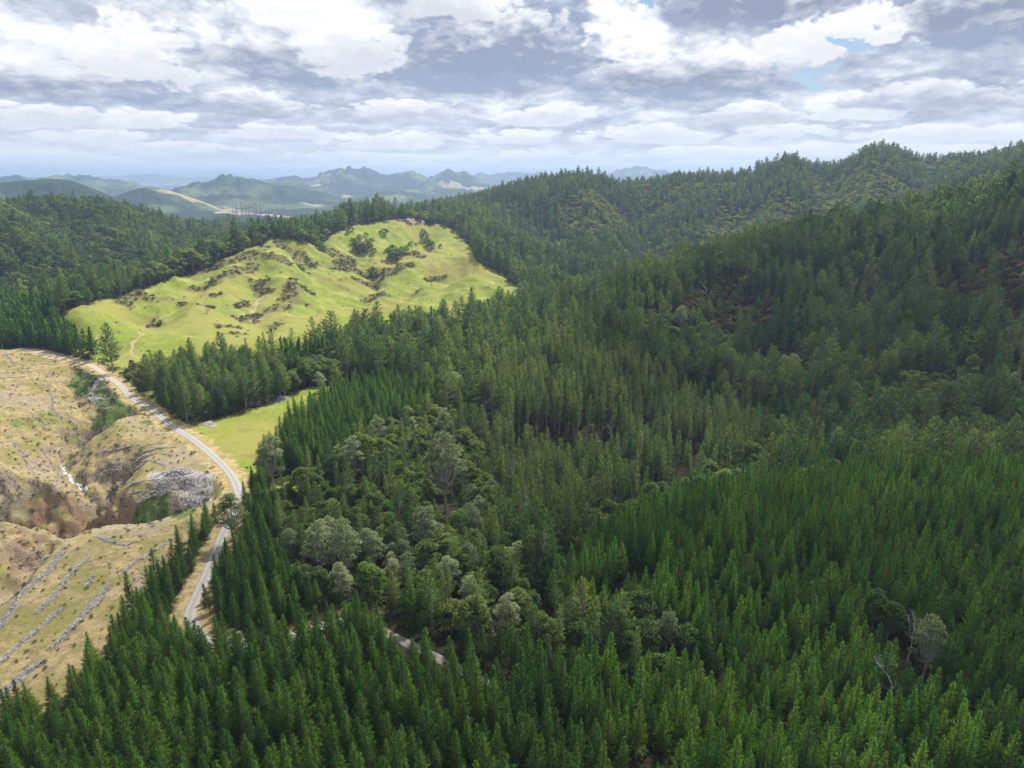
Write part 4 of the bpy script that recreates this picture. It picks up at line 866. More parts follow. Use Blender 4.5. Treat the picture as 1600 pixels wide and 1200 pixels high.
# -- trees standing on the pasture (each by hand) and the belts round it
def at_list(kind, pts, sink=.2):
    XY = casts([(u, v) for u, v, s_ in pts]); put(kind, XY[:,0], XY[:,1], np.array([s_ for u, v, s_ in pts], float), sink=sink)
at_list('broad', [(556, 388, 1.25), (566, 392, 1.5), (575, 390, 1.4), (562, 378, 1.1), (580, 383, 1.2), (553, 380, 1.0), (548, 362, 1.0), (543, 366, .8), (572, 372, .9), (584, 396, 1.1), (608, 405, 1.5), (618, 408, 1.6), (628, 403, 1.4), (615, 398, 1.3), (632, 396, 1.0),
                   (602, 368, 1.3), (664, 378, 1.5), (670, 384, 1.3), (676, 388, 1.0), (662, 370, 1.2), (688, 388, .7), (500, 388, 1.1), (508, 394, .8), (516, 398, .7), (495, 384, .9), (583, 428, 1.2), (590, 432, .9), (642, 383, .8), (650, 385, .8), (635, 388, .7), (522, 402, .7)], sink=2.6)
at_list('broad', [(561, 391, 1.3), (571, 394, 1.3), (560, 384, 1.2), (612, 408, 1.4), (623, 406, 1.4), (613, 402, 1.4), (667, 383, 1.2), (673, 388, 1.1), (503, 392, 1.0), (587, 431, .9)], sink=2.6)
bx = casts([(640, 532), (680, 522), (720, 512), (760, 505), (800, 498), (830, 492)])
at_list('old', [(712, 500, .8), (745, 502, .8), (790, 498, .9), (780, 500, .95), (798, 500, .8), (692, 508, .7), (457, 563, .95), (466, 566, .7), (455, 573, .6), (832, 488, .8), (845, 480, .8)])
at_list('old', [(418, 590, .85), (412, 598, .9), (408, 590, .7)])
at_list('young', [(263, 640, .9), (268, 652, .75), (340, 648, .8)])
at_list('fern', [(325, 490, .8)])
# shrubs on the pasture where the scrub grows, and along verges and gullies
def scatter_mask(kind, name, dens, r0, r1, s0, s1, thr=.5, sd=1):
    g_ = np.random.default_rng(sd); m_ = (M[name] > thr) & (RR > r0) & (RR < r1); ii = np.flatnonzero(m_.ravel()); area = (RR.ravel()**2*((rows[120]-rows[119]))*(cols[1]-cols[0]))[ii]
    pr = area*dens; k_ = g_.random(len(ii)) < pr; ii = ii[k_]; put(kind, gx.ravel()[ii]+g_.uniform(-1, 1, len(ii)), gy.ravel()[ii]+g_.uniform(-1, 1, len(ii)), g_.uniform(s0, s1, len(ii)), g_.uniform(.7, 1.1, len(ii)))
scatter_mask('shrub', 'scrub', .06, 450, 1200, .45, 1.1, .45, 1)
scatter_mask('shrub', 'green', .03, 150, 600, .4, .9, .5, 2)
scatter_mask('shrub', 'bank', .05, 150, 600, .22, .6, .4, 3)
x, y = grid_pts(350, 1150, 15, .5, 1.0, .2, 21); k = inpoly(x, y, POLY['pasture']) & (g.random(len(x)) < .33); put('shrub', x[k], y[k], g.uniform(.2, .6, k.sum()))
x, y = grid_pts(120, 640, 4.5, .5, 1.0, .2, 22); dr = d_road(x, y); k = (dr > 4.5) & (dr < 9) & (g.random(len(x)) < .22); put('shrub', x[k], y[k], g.uniform(.25, .7, k.sum()))
fe = casts([(440, 690), (400, 755), (440, 800), (480, 770), (425, 748), (450, 742), (200, 590), (185, 575), (240, 590), (205, 560)])
x, y = grid_pts(150, 700, 3.4, .5, 1.0, .2, 23)
edge = np.zeros(len(x), bool)
for pn in ('clearing', 'lawn', 'pasture'):
    pl = np.vstack([POLY[pn], POLY[pn][:1]]); dd = seg_dist(x, y, pl)[0]; edge |= dd < 3.5
k = edge & (dr if False else (d_road(x, y) > 6)) & (g.random(len(x)) < .38); put('shrub', x[k], y[k], g.uniform(.5, 1.3, k.sum()))
wet = casts([(188, 575), (225, 570), (240, 600), (215, 625), (200, 605)]); x, y = grid_pts(300, 600, 4.2, .5, 1.0, .2, 24); k = inpoly(x, y, wet) & (d_road(x, y) > 6); put('shrub', x[k], y[k], g.uniform(.8, 1.8, k.sum())); 
k2 = k & (g.random(len(x)) < .3); put('broad', x[k2], y[k2], g.uniform(.3, .55, k2.sum()))
# undergrowth in the gaps of the near forest
x, y = grid_pts(60, 480, 5.5, .5, 1.0, .3, 25); k = free(x, y) & (g.random(len(x)) < .35) & ((a0_ := np.arctan2(x, y)) > -1); put('fern', x[k], y[k], g.uniform(.5, 1.0, k.sum()))
# trees picked out one by one in the photograph; each gets room round it
HAND = [  # kind, base (u, v), size, label
 ('pale', (428, 768), 1.4, 'big pale grey tree standing alone at the right edge of the grass clearing'), ('pale', (366, 850), 1.3, 'pale lichen-grown tree leaning over the gravel road below the bend'),
 ('pale', (552, 752), 1.35, 'pale grey tree beyond the lawn patch, left of the middle hollow'), ('pale', (592, 700), .95, 'thin pale tree at the lower edge of the young stand'),
 ('pale', (696, 800), 1.85, 'tallest yellow-grey tree in the middle of the hollow'), ('pale', (706, 770), 1.4, 'pale tree directly behind the tallest yellow-grey one'), ('pale', (694, 700), 1.3, 'pale flat-topped tree left of the slim pines'),
 ('pale', (505, 905), 1.2, 'left tree of the pale grove beyond the near pines'), ('pale', (540, 915), 1.25, 'forked pale tree with white trunk in the grove'), ('pale', (580, 900), 1.1, 'third tree of the pale grove'),
 ('pale', (668, 880), 1.4, 'silvery tree right of the pale grove'), ('pale', (702, 940), .9, 'white-branched tree on the lower edge of the hollow'), ('pale', (640, 930), .8, 'small pale tree below the silvery one'),
 ('pale', (735, 955), .75, 'pale tree right of the white-branched one'), ('pale', (1040, 1015), .75, 'pale tree among pines right of the forest track'), ('pale', (895, 985), .6, 'small silvery tree among the pines in the centre'),
 ('pale', (1442, 1062), .95, 'large grey lichen tree in the gap of the near right plantation'), ('broad', (1362, 985), .95, 'round-topped tree with pale bare trunk left of the large lichen tree'), ('broad', (1384, 1000), 1.0, 'leaning round-topped tree next to the dead white one'),
 ('pale', (1062, 520), 1.2, 'grey old tree on the shoulder left of the brown scrub'), ('pale', (1222, 590), .9, 'pale tree on the wooded face above the slim pines'), ('pale', (1475, 520), 1.0, 'pale tree high on the wooded face at the right'), ('pale', (1285, 640), .8, 'pale tree low on the wooded face'),
 ('pale', (1575, 625), .9, 'pale tree at the right end of the wooded face'), ('pale', (782, 700), .9, 'grey tree at the foot of the slim pines'), ('pale', (500, 612), .8, 'pale tree at the far end of the grass clearing'), ('pale', (1110, 480), .9, 'grey thin-crowned tree by the brown scrub'),
 ('dead', (855, 850), 1.25, 'white dead tree at the corner between hollow and near plantation'), ('dead', (842, 848), .6, 'small broken dead tree beside the white one'), ('dead', (832, 985), .62, 'bleached dead snag among the centre pines'), ('dead', (776, 1000), .6, 'white dead snag below the hollow'),
 ('dead', (1418, 1035), .7, 'white dead tree in front of the large lichen tree'), ('dead', (1395, 1105), .7, 'grey dead tree below the large lichen tree'), ('dead', (1376, 800), .75, 'lone grey dead tree in the upper near plantation'), ('dead', (598, 705), .9, 'bare dead tree beside the thin pale one'),
 ('dead', (808, 470), .9, 'bare tree at the right foot of the pasture hill'), ('dead', (960, 705), .9, 'bare grey tree in front of the slim pines'), ('dead', (1245, 610), .9, 'dead tree on the wooded face'), ('dead', (130, 690), .35, 'small dead stem in the stream gully'), ('dead', (292, 815), .35, 'small dead stem by the green bank'),
 ('dead', (1105, 470), 1.0, 'bleached dead tree where the lit grass ridge ends'), ('dead', (672, 715), .7, 'bare dead tree left of the tallest yellow-grey one'), ('dead', (1500, 600), .8, 'dead tree among dark pines far right')]
XY = casts([h_[1] for h_ in HAND])
TREES = {k_: (np.concatenate(v_) if v_ else np.zeros((0, 5))) for k_, v_ in TREES.items()}
for k_, A_ in TREES.items():
    if k_ == 'shrub' and len(A_): A_ = A_[d_road(A_[:,0], A_[:,1]) > 4.3]
    for (kn, uv, s_, lab), (hx, hy) in zip(HAND, XY):
        if k_ in ('fern', 'shrub'): break
        dx_ = A_[:,0]-hx; dy_ = A_[:,1]-hy; rr_ = np.hypot(hx, hy); al_ = -(dx_*hx+dy_*hy)/rr_; ac_ = np.abs(dx_*hy-dy_*hx)/rr_   # metres towards the camera, metres sideways
        A_ = A_[~((np.hypot(dx_, dy_) < 3.4*s_) | ((al_ > 0) & (al_ < 8.5*s_) & (ac_ < 3.0*s_) & (A_[:,3] > .55)))]
    TREES[k_] = A_
# ------------------------------------------------------------------ individuals and the rest of each wood
hid = bpy.data.collections.new('tree_models')       # not linked to the scene
MESHES = {}
for (kn, lod), gs in PROTO.items():
    mats = [KINDS_T[kn][3], KINDS_T[kn][4]]
    for i, G_ in enumerate(gs):
        MESHES[(kn, lod, i)] = G_.mesh('%s_whole' % kn, mats)
        if lod == 0: MESHES[(kn, 'crown', i)] = G_.mesh(kn+'_crown', [mats[1]], only=1); MESHES[(kn, 'trunk', i)] = G_.mesh(kn+'_trunk', [mats[0]], only=0)
HT = {'bright': 14, 'young': 14, 'slender': 27, 'old': 24, 'broad': 11, 'pale': 17, 'dead': 14, 'fern': 4, 'shrub': 2, 'rust': 5, 'light': 5}
def scatter(name, kind, lod, arr, **props):
    if len(arr) == 0: return
    n = len(arr); g_ = np.random.default_rng(len(name)*7+lod); nv = len(PROTO[(kind, lod)])
    me = bpy.data.meshes.new(name); me.vertices.add(n); me.vertices.foreach_set('co', np.ascontiguousarray(arr[:, :3], np.float32).ravel())
    def va(nm, typ, v): at = me.attributes.new(nm, typ, 'POINT'); at.data.foreach_set('vector' if typ == 'FLOAT_VECTOR' else 'value', v.ravel())
    va('rot', 'FLOAT_VECTOR', np.stack([g_.normal(0, .035, n), g_.normal(0, .035, n), g_.uniform(0, 6.283, n)], 1).astype(np.float32))
    va('scl', 'FLOAT_VECTOR', np.stack([arr[:,3], arr[:,3], arr[:,3]*arr[:,4]], 1).astype(np.float32)); va('idx', 'INT', g_.integers(0, nv, n).astype(np.int32))
    col = bpy.data.collections.new(name+'_models')
    for i in range(nv): col.objects.link(bpy.data.objects.new('%s_model_%02d' % (name, i), MESHES[(kind, lod, i)]))
    ng = bpy.data.node_groups.new(name, 'GeometryNodeTree'); ng.interface.new_socket('Geometry', in_out='INPUT', socket_type='NodeSocketGeometry'); ng.interface.new_socket('Geometry', in_out='OUTPUT', socket_type='NodeSocketGeometry')
    N = ng.nodes; L = ng.links; gi = N.new('NodeGroupInput'); go = N.new('NodeGroupOutput'); ci = N.new('GeometryNodeCollectionInfo'); ci.inputs['Collection'].default_value = col
    ci.inputs['Separate Children'].default_value = True; ci.inputs['Reset Children'].default_value = True; ip = N.new('GeometryNodeInstanceOnPoints'); ip.inputs['Pick Instance'].default_value = True
    def na(nm, t): q_ = N.new('GeometryNodeInputNamedAttribute'); q_.data_type = t; q_.inputs['Name'].default_value = nm; return q_.outputs['Attribute']
    er = N.new('FunctionNodeEulerToRotation'); L.new(na('rot', 'FLOAT_VECTOR'), er.inputs[0]); L.new(er.outputs[0], ip.inputs['Rotation']); L.new(na('scl', 'FLOAT_VECTOR'), ip.inputs['Scale']); L.new(na('idx', 'INT'), ip.inputs['Instance Index'])
    L.new(gi.outputs[0], ip.inputs['Points']); L.new(ci.outputs[0], ip.inputs['Instance']); L.new(ip.outputs[0], go.inputs[0])
    o = meshobj(name, me, kind='stuff', **props); md = o.modifiers.new('scatter', 'NODES'); md.node_group = ng; return o
def individual(name, kind, row, i, label, category, group=None):
    e = bpy.data.objects.new(name, None); e.empty_display_size = 1; link(e, label=label, category=category)
    if group: e['group'] = group
    e.location = row[:3]; e.scale = (row[3], row[3], row[3]*row[4]); e.rotation_euler = (0, 0, (row[0]*7.13+row[1]*3.7) % 6.283)
    v = i % len(PROTO[(kind, 0)])
    if kind == 'dead':
        meshobj('trunk', MESHES[(kind, 'trunk', v)], e); return e
    meshobj('trunk', MESHES[(kind, 'trunk', v)], e); meshobj('crown', MESHES[(kind, 'crown', v)], e); return e
def pick_individuals(kind, n):
    A = TREES[kind]; h = HT[kind]*A[:,3]*A[:,4]; u, v, f = project(A[:,0], A[:,1], A[:,2]+h*.8); ut, vt, _ = project(A[:,0], A[:,1], A[:,2]+h)
    vis = (u > 8) & (u < 1592) & (v < 1190) & (vt > 0) & (f > 20)
    # is the upper crown hidden by ground or by the nearer canopy?
    ii = np.flatnonzero(vis); ii = ii[np.argsort(-(h/f)[ii])][:n*3]
    t = np.linspace(.15, .97, 50)[None]; x, y, z = A[ii, 0][:,None], A[ii, 1][:,None], (A[ii, 2]+h[ii]*.8)[:,None]
    ok = (HC+(z-HC)*t > ground_at(x*t, y*t)+1).all(1)
    ii = ii[ok][:n]; m_ = np.zeros(len(A), bool); m_[ii] = True; return ii, m_
def area_name(x, y, u, v):
    if v > 1010: return 'along the bottom edge of the picture'
    return ''
SPEC = [('young', 'pine_tree', 'pine', 180), ('bright', 'pine_tree', 'pine', 120), ('slender', 'tall_pine_tree', 'tall pine', 200), ('old', 'old_pine_tree', 'old pine', 220), ('broad', 'broadleaf_tree', 'broadleaf tree', 260),
        ('pale', 'lichen_tree', 'pale tree', 60), ('fern', 'tree_fern', 'tree fern', 0), ('shrub', 'shrub', 'shrub', 120), ('rust', 'scrub_bush', 'bush', 60), ('light', 'sunlit_tint_scrub_bush', 'bush', 0)]
def describe(kind, u, v, s):
    big = 'tall' if s > 1.08 else 'small' if s < .85 else 'mid-sized'
    if kind in ('young', 'bright'):
        if u < 330 and v < 720: return 'dark green pine in the stand behind the felled slope and the road bend', 'pines of the stand behind the felled slope'
        if v < 740 and u < 720: return 'green young pine in the stand on the right of the grass clearing', 'young pines beside the grass clearing'
        if u < 420 and v < 1010: return big+' green pine in the strip between felled slope and gravel road', 'pines of the strip by the gravel road, '+big
        if u < 420: return big+' bright green pine below the near corner of the felled slope', 'pines below the felled slope, '+big
        if u < 620: return big+' bright green pine nearer than the hidden forest track, left of its pale bend', 'pines left of the forest track, '+big
        if u < 900: return big+' bright green pine in the plantation just nearer than the pale forest track', 'pines in front of the forest track, '+big
        if u < 1200: return big+' bright green pine in the near plantation right of the forest track', 'pines right of the forest track, '+big
        return big+' green pine in the plantation below the grey lichen tree on the right', 'pines of the near right plantation, '+big
    if kind == 'slender': return ('tall slim pine with a bare lower trunk in the pale-green stand mid-slope', 'slim pines of the middle stand') if 740 < u < 1200 and v > 560 else ('slim tall pine with bare trunk among the broadleaf trees of the middle hollow', 'slim pines of the middle hollow') if u <= 740 or v > 760 else ('slim pine on the wooded face above the near plantation', 'slim pines of the wooded face')
    if kind == 'old': return ('dark spreading old pine in the clump between road and pasture hill', 'old pines between road and pasture') if u < 470 else ('spreading old pine among pale trees in the middle hollow', 'old pines of the middle hollow') if v > 700 and u < 1000 else ('dark old pine in the belt in front of the pasture hill', 'old pines in front of the pasture') if u < 860 else ('dark old pine on the wooded face behind the near plantation', 'old pines of the wooded face')
    if kind == 'broad': return ('dark round tree standing on the grass of the pasture hill', 'round trees on the pasture hill') if 480 < u < 700 and v < 450 else ('grey-green round-headed tree in the middle hollow beyond the forest track', 'round-headed trees of the middle hollow') if u < 1080 and v > 640 else ('grey-green tree at the far end of the grass clearing', 'trees at the end of the clearing') if u < 570 else ('round-headed tree among pines on the wooded face', 'round-headed trees of the wooded face')
    if kind == 'pale': return ('pale lichen-grown tree in the grove beyond the forest track', 'pale trees of the middle hollow') if u < 900 and v > 640 else ('pale thin-crowned tree standing among dark pines on the slope', 'pale trees on the wooded slope')
    if kind == 'shrub': return ('dark gorse bush on the yellow-green pasture hill', 'bushes on the pasture') if v < 560 else ('low scrubby bush beside the road and the felled slope', 'bushes by the road')
    if kind == 'rust': return ('brown-orange scrub bush on the open patch of the wooded face', 'brown scrub bushes')
    return 'tree in the forest', 'trees'
STUFF = {'bright': 'bright_pine_plantation', 'young': 'pine_plantation', 'slender': 'tall_pine_forest', 'old': 'old_pine_forest', 'broad': 'broadleaf_forest', 'pale': 'lichen_woodland', 'fern': 'undergrowth', 'shrub': 'scrub', 'rust': 'rusty_scrub', 'light': 'light_scrub'}
STUFF_L = {'bright': 'brighter green block of young pines at the right', 'young': 'dense rows of young green pines over the near slopes', 'slender': 'pale-green stand of tall slim pines mid-slope', 'old': 'dark old pine forest over the hills', 'broad': 'round-headed native forest over the hills',
           'pale': 'pale lichen-grown trees scattered in the forest', 'fern': 'tree ferns and undergrowth between the trunks', 'shrub': 'dark gorse and low scrub on pasture and banks', 'rust': 'brown-orange scrub on open patches', 'light': 'yellow-green scrub on the far ridge, its colour brightened as sunlit patches'}
for kind, name, cat, n in SPEC:
    ii, m_ = pick_individuals(kind, n) if n else (np.array([], int), np.zeros(len(TREES[kind]), bool))
    A = TREES[kind]
    for j, q in enumerate(ii):
        h = HT[kind]*A[q, 3]; u, v, f = project(A[q, 0], A[q, 1], A[q, 2]+h*.6); lab, grp = describe(kind, float(u), float(v), A[q, 3])
        individual(name, kind, A[q], j, lab, cat, grp)
    rest = A[~m_]; rr = np.hypot(rest[:,0], rest[:,1]); lim = {'young': 430, 'bright': 430, 'slender': 480, 'old': 720, 'broad': 600}.get(kind, 350)
    # one object per kind: near models close by, light models far away
    scatter(STUFF[kind], kind, 0, rest[rr < lim], label=STUFF_L[kind]); scatter(STUFF[kind]+'_beyond', kind, 1, rest[rr >= lim], label=STUFF_L[kind]+', farther off')
    print(kind, len(A), len(ii), (rr < lim).sum())
# ------------------------------------------------------------------ felled block: rows of logging slash, piles, stumps, bare poles
M_SLASH, b, p = rough_mat('slash_wood', (.4, .38, .38)); pos = b.n('ShaderNodeNewGeometry').outputs['Position']; nz = b.noise(pos, 2.2, 3, .6); rd = b.attr('rnd')
b.put(p.inputs['Base Color'], b.mix(rd, b.mix(nz, (.17, .145, .135), (.30, .27, .26)), b.mix(nz, (.36, .34, .35), (.58, .56, .56))))
M_MOUND, b, p = rough_mat('slash_litter', (.2, .17, .15)); nz = b.noise(b.n('ShaderNodeNewGeometry').outputs['Position'], 3.0, 4, .65); b.put(p.inputs['Base Color'], b.mix(nz, (.14, .11, .07), (.34, .29, .24)))
def sticks_mesh(G_, c, ang, L, r, tilt, g):
    d = np.stack([np.cos(ang)*np.cos(tilt), np.sin(ang)*np.cos(tilt), np.sin(tilt)], 1); p0 = c-d*L[:,None]/2; p1 = c+d*L[:,None]/2
    n0 = G_.n; G_.branches(p0, p1, r, 0); G_.r[-1] = np.repeat(g.random(len(c)), 6)
def windrow(pts, w, label, group='rows of logging slash on the felled slope', dens=2.6, name='slash_row', sd=0, long=2.6):
    g = np.random.default_rng(sd+77); line = smooth_line(casts(pts), 6) if len(pts) > 1 else None
    seg = np.linalg.norm(np.diff(line, axis=0), axis=1); cum = np.r_[0, np.cumsum(seg)]; T = cum[-1]; n = int(T*dens*w*1.3)+12
    s_ = g.uniform(0, T, n); x = np.interp(s_, cum, line[:,0]); y = np.interp(s_, cum, line[:,1]); tx = np.gradient(line[:,0]); ty = np.gradient(line[:,1]); an = np.arctan2(np.interp(s_, cum, ty), np.interp(s_, cum, tx))
    wv = w*(.42+.9*np.abs(fbm(s_, s_*0, 9, 3, sd+3))); off = g.normal(0, .42, n)*wv; x = x-np.sin(an)*off; y = y+np.cos(an)*off
    hz = np.maximum(0, 1-(off/wv)**2)*wv*.34; z = ground_at(x, y)+hz*g.uniform(.3, 1.1, n)+.08
    ori = np.array([x[0], y[0], ground_at(x[:1], y[:1])[0]]); G_ = Geo(); c = np.stack([x, y, z], 1)-ori
    sticks_mesh(G_, c, an+g.normal(0, .55, n), g.uniform(.8, 1.6, n)*long*.7, g.uniform(.06, .17, n), g.normal(0, .14, n), g)
    m_ = max(8, len(line)); t = np.linspace(0, T, m_); K = np.linspace(-1, 1, 7); lx = np.interp(t, cum, line[:,0]); ly = np.interp(t, cum, line[:,1]); la = np.arctan2(np.interp(t, cum, ty), np.interp(t, cum, tx))
    ww = w*(.30+.9*np.abs(fbm(t, t*0, 9, 3, sd+3)))*np.minimum(1, np.minimum(t, T-t)/3+.15)
    X = lx[:,None]-np.sin(la)[:,None]*K*ww[:,None]; Y = ly[:,None]+np.cos(la)[:,None]*K*ww[:,None]; Z = ground_at(X, Y)+(1-K**2)*ww[:,None]*.38*(1+.5*fbm(X, Y, 1.5, 2, 5))-.1
    q = np.arange(m_*7).reshape(m_, 7); q = np.stack([q[:-1,:-1], q[1:,:-1], q[1:,1:], q[:-1,1:]], -1).reshape(-1, 4)[:, ::-1]
    e = bpy.data.objects.new(name, None); e.location = ori; link(e, label=label, category='log debris', group=group)
    meshobj('branch_litter', mesh_from('branch_litter', np.stack([X, Y, Z], -1).reshape(-1, 3)-ori, q, [M_MOUND]), e); meshobj('logs', G_.mesh('logs', [M_SLASH]), e); return e
ROWS = [([(0, 1091), (37, 1054), (67, 1034)], 2.6, 'grey slash row at the lowest corner of the felled slope, nearest the pines'),
 ([(80, 1015), (113, 981), (140, 951), (173, 914)], 2.4, 'longest thick grey slash row on the near felled spur'),
 ([(-20, 1052), (0, 1034), (40, 1001), (73, 971), (97, 951)], 1.9, 'grey slash row left of the thickest one on the near felled spur'),
 ([(57, 958), (87, 928), (113, 894), (140, 871)], 1.7, 'thin grey slash row in the middle of the near felled spur'),
 ([(-20, 1000), (0, 978), (20, 951), (37, 924), (80, 888), (100, 855)], 1.9, 'long slash row along the gully edge of the near felled spur'),
 ([(187, 898), (213, 878), (247, 858), (277, 838)], 1.5, 'slash row at the top of the near spur beside the strip of pines'),
 ([(205, 915), (235, 890), (265, 862)], .9, 'thin broken slash line next to the strip of pines'),
 ([(133, 918), (147, 898)], 1.3, 'short slash row between two longer rows on the near spur'),
 ([(150, 838), (187, 851), (213, 848)], 1.1, 'curved slash row under the crest of the near spur'),
 ([(156, 707), (194, 701), (219, 695)], .9, 'thin slash row highest on the left of the middle felled spur'),
 ([(219, 699), (259, 692)], 1.0, 'slash row under the highest one on the middle felled spur'),
 ([(222, 709), (275, 699)], 1.1, 'slash row near the road bend on the middle felled spur'),
 ([(216, 718), (272, 712)], .9, 'third slash row down on the middle felled spur'),
 ([(159, 731), (188, 724)], 1.0, 'short slash row above the stream on the middle felled spur'),
 ([(159, 741), (186, 735)], .9, 'lower short slash row above the stream'),
 ([(211, 734), (259, 728)], 1.0, 'slash row just above the grey stone patch'),
 ([(203, 759), (250, 749)], 1.2, 'slash row running into the pale log pile'),
 ([(200, 771), (250, 765)], 1.1, 'slash row below the pale log pile'),
 ([(216, 785), (240, 776), (269, 767)], 1.2, 'lowest slash row on the middle felled spur'),
 ([(176, 742), (188, 752), (180, 768)], 1.0, 'hook-shaped slash row round the brown hollow'),
 ([(144, 626), (178, 624)], .8, 'slash row in the green patch by the road'),
 ([(142, 632), (172, 633)], .8, 'slash row under the green patch by the road'),
 ([(145, 641), (176, 637)], .8, 'lowest slash row of the upper felled terrace by the road'),
 ([(141, 609), (169, 609)], 1.5, 'pale slash heap in the green patch by the road'),
 ([(148, 599), (160, 600)], 1.4, 'small pale slash heap above the one in the green patch'),
 ([(-10, 584), (62, 583)], .8, 'long thin slash row high on the far felled slope'),
 ([(46, 570), (84, 569)], .7, 'uppermost thin slash row on the far felled slope'),
 ([(-10, 591), (47, 589)], .7, 'thin slash row second from the top of the far felled slope'),
 ([(0, 604), (60, 600), (100, 598)], .7, 'faint slash row in mid-height of the far felled slope'),
 ([(81, 620), (83, 638), (94, 651), (109, 654), (117, 670), (103, 679)], 1.1, 'winding slash row above the stream gully'),
 ([(50, 645), (62, 663), (78, 671)], 1.0, 'slash row left of the winding one'),
 ([(20, 690), (40, 720), (60, 750)], 1.2, 'slash row slanting down the dusty left slope'),
 ([(65, 700), (85, 730), (100, 752)], 1.0, 'slash row on the left bank of the stream'),
 ([(8, 552), (16, 562), (24, 570)], .9, 'small slash heap at the top left of the felled slope')]
for i, (pts, w, lab) in enumerate(ROWS): windrow(pts, w, lab, sd=i)
# thick piles of pale logs
def pile(name, cen, rad, n, label, L, r, sd, hgt, group=None):
    g = np.random.default_rng(sd); C0 = casts([cen])[0]; a_ = g.uniform(0, 6.283, n); q_ = np.sqrt(g.random(n)); x = C0[0]+np.cos(a_)*q_*rad[0]; y = C0[1]+np.sin(a_)*q_*rad[1]
    z = ground_at(x, y)+(1-q_**2)*hgt*g.uniform(.2, 1, n)+.1; ori = np.array([C0[0], C0[1], ground_at(C0[:1], C0[1:])[0]]); G_ = Geo()
    base = g.uniform(0, 3.14); sticks_mesh(G_, np.stack([x, y, z], 1)-ori, base+g.normal(0, .7, n), g.uniform(.6, 1.3, n)*L, g.uniform(.6, 1.3, n)*r, g.normal(0, .12, n), g)
    o = meshobj(name, G_.mesh(name, [M_SLASH]), loc=ori, label=label, category='log pile')
    if group: o['group'] = group
    return o
pile('log_pile', (277, 739), (6.5, 3.2), 190, 'pale criss-cross log pile above the grey stone patch by the road', 3.6, .2, 1, 1.9)
pile('log_pile', (268, 752), (9, 3.4), 260, 'wide low spread of grey logs below the criss-cross pile', 2.4, .13, 2, .6)
pile('log_pile', (305, 752), (6, 4.5), 130, 'grey log scatter between the stone patch and the road', 2.2, .12, 3, .5)
pile('log_pile', (312, 782), (6, 4), 120, 'loose grey logs where the road bend begins', 2.0, .11, 4, .4)
pile('log_pile', (424, 625), (9, 8), 260, 'pale grey debris heap on the grass clearing', 2.6, .13, 5, .9)
pile('log_pile', (325, 663), (3.5, 2), 60, 'small dark debris heap on the grass clearing by the road', 1.6, .10, 6, .5)
pile('log_pile', (432, 832), (3.0, 2.2), 70, 'pale debris heap among the pines right of the road', 2.0, .12, 7, .8)
# litter over the whole felled block: nobody could count it
g = np.random.default_rng(3); x, y = grid_pts(120, 640, 2.6, .5, 1.0, .2, 41); k = inpoly(x, y, POLY['clear']) & (d_road(x, y) > 5) & (fbm(x, y, 26, 3, 66) > -.25) & (g.random(len(x)) < .8); x, y = x[k], y[k]
G_ = Geo(); fall = np.arctan2(ground_at(x, y+1)-ground_at(x, y-1), ground_at(x+1, y)-ground_at(x-1, y)); n = len(x)
sticks_mesh(G_, np.stack([x, y, ground_at(x, y)+.08], 1), fall+1.57+g.normal(0, .6, n), g.uniform(.5, 2.6, n), g.uniform(.03, .10, n), g.normal(0, .08, n), g)
meshobj('twig_litter', G_.mesh('twig_litter', [M_SLASH]), kind='stuff', label='broken branches strewn over the felled slope')
x, y = grid_pts(120, 560, 3.6, .5, 1.0, .2, 42); k = inpoly(x, y, POLY['clear']) & (d_road(x, y) > 5) & (g.random(len(x)) < .5); x, y = x[k], y[k]; s_ = g.uniform(.12, .38, len(x))
scatter('dead_bracken', 'shrub', 1, np.stack([x, y, ground_at(x, y)-.05, s_, g.uniform(.6, 1.3, len(x))], 1), label='tufts of bracken and weeds on the felled slope')
# ------------------------------------------------------------------ trees picked out one by one in the photograph
for i, (kn, uv, s_, lab) in enumerate(HAND):
    z = ground_at(XY[i:i+1,0], XY[i:i+1,1])[0]-.15; nm = {'pale': 'lichen_tree', 'dead': 'dead_tree', 'broad': 'broadleaf_tree'}[kn]
    individual(nm, kn, (XY[i,0], XY[i,1], z, s_, 1.0), i, lab, {'pale': 'pale tree', 'dead': 'dead tree', 'broad': 'broadleaf tree'}[kn])
def pole(x, y, h, r, label, group, sd):
    g = np.random.default_rng(sd); G_ = Geo(); G_.tube([[0, 0, -.3], [g.normal(0, .1), g.normal(0, .1), h*.5], [g.normal(0, .25), g.normal(0, .2), h]], [r, r*.75, r*.35], 5)
    for k in range(4): a_ = g.uniform(0, 6.28); z = h*g.uniform(.5, .95); G_.tube([[0, 0, z], [math.cos(a_)*h*.05, math.sin(a_)*h*.05, z+h*.02]], [r*.3, r*.1], 3)
    meshobj('bare_pole', G_.mesh('bare_pole', [B_DEAD if h < 15 else B_GREY]), loc=(x, y, ground_at(np.array([x]), np.array([y]))[0]), label=label, category='dead tree', group=group)
for i, (u, v, h) in enumerate([(443, 945, 9.5), (450, 943, 9), (456, 946, 8.5), (462, 944, 7.5), (470, 942, 9.5)]):
    x, y = cast(u, v); pole(x, y, h, .13, 'slim white bare pole in the row left of the pale grove', 'row of white bare poles', i)
for i in range(26):
    g = np.random.default_rng(900+i); u = 365+ i*1.75+g.normal(0, 1.5); x, y = cast(u, 338+g.uniform(-3, 3)); r = math.hypot(x, y)
    pole(x, y, r/FPX*g.uniform(16, 25), r*.00045, 'bare trunk left standing on the far felled patch behind the wooded hill', 'bare trunks on the far felled patch', 50+i)
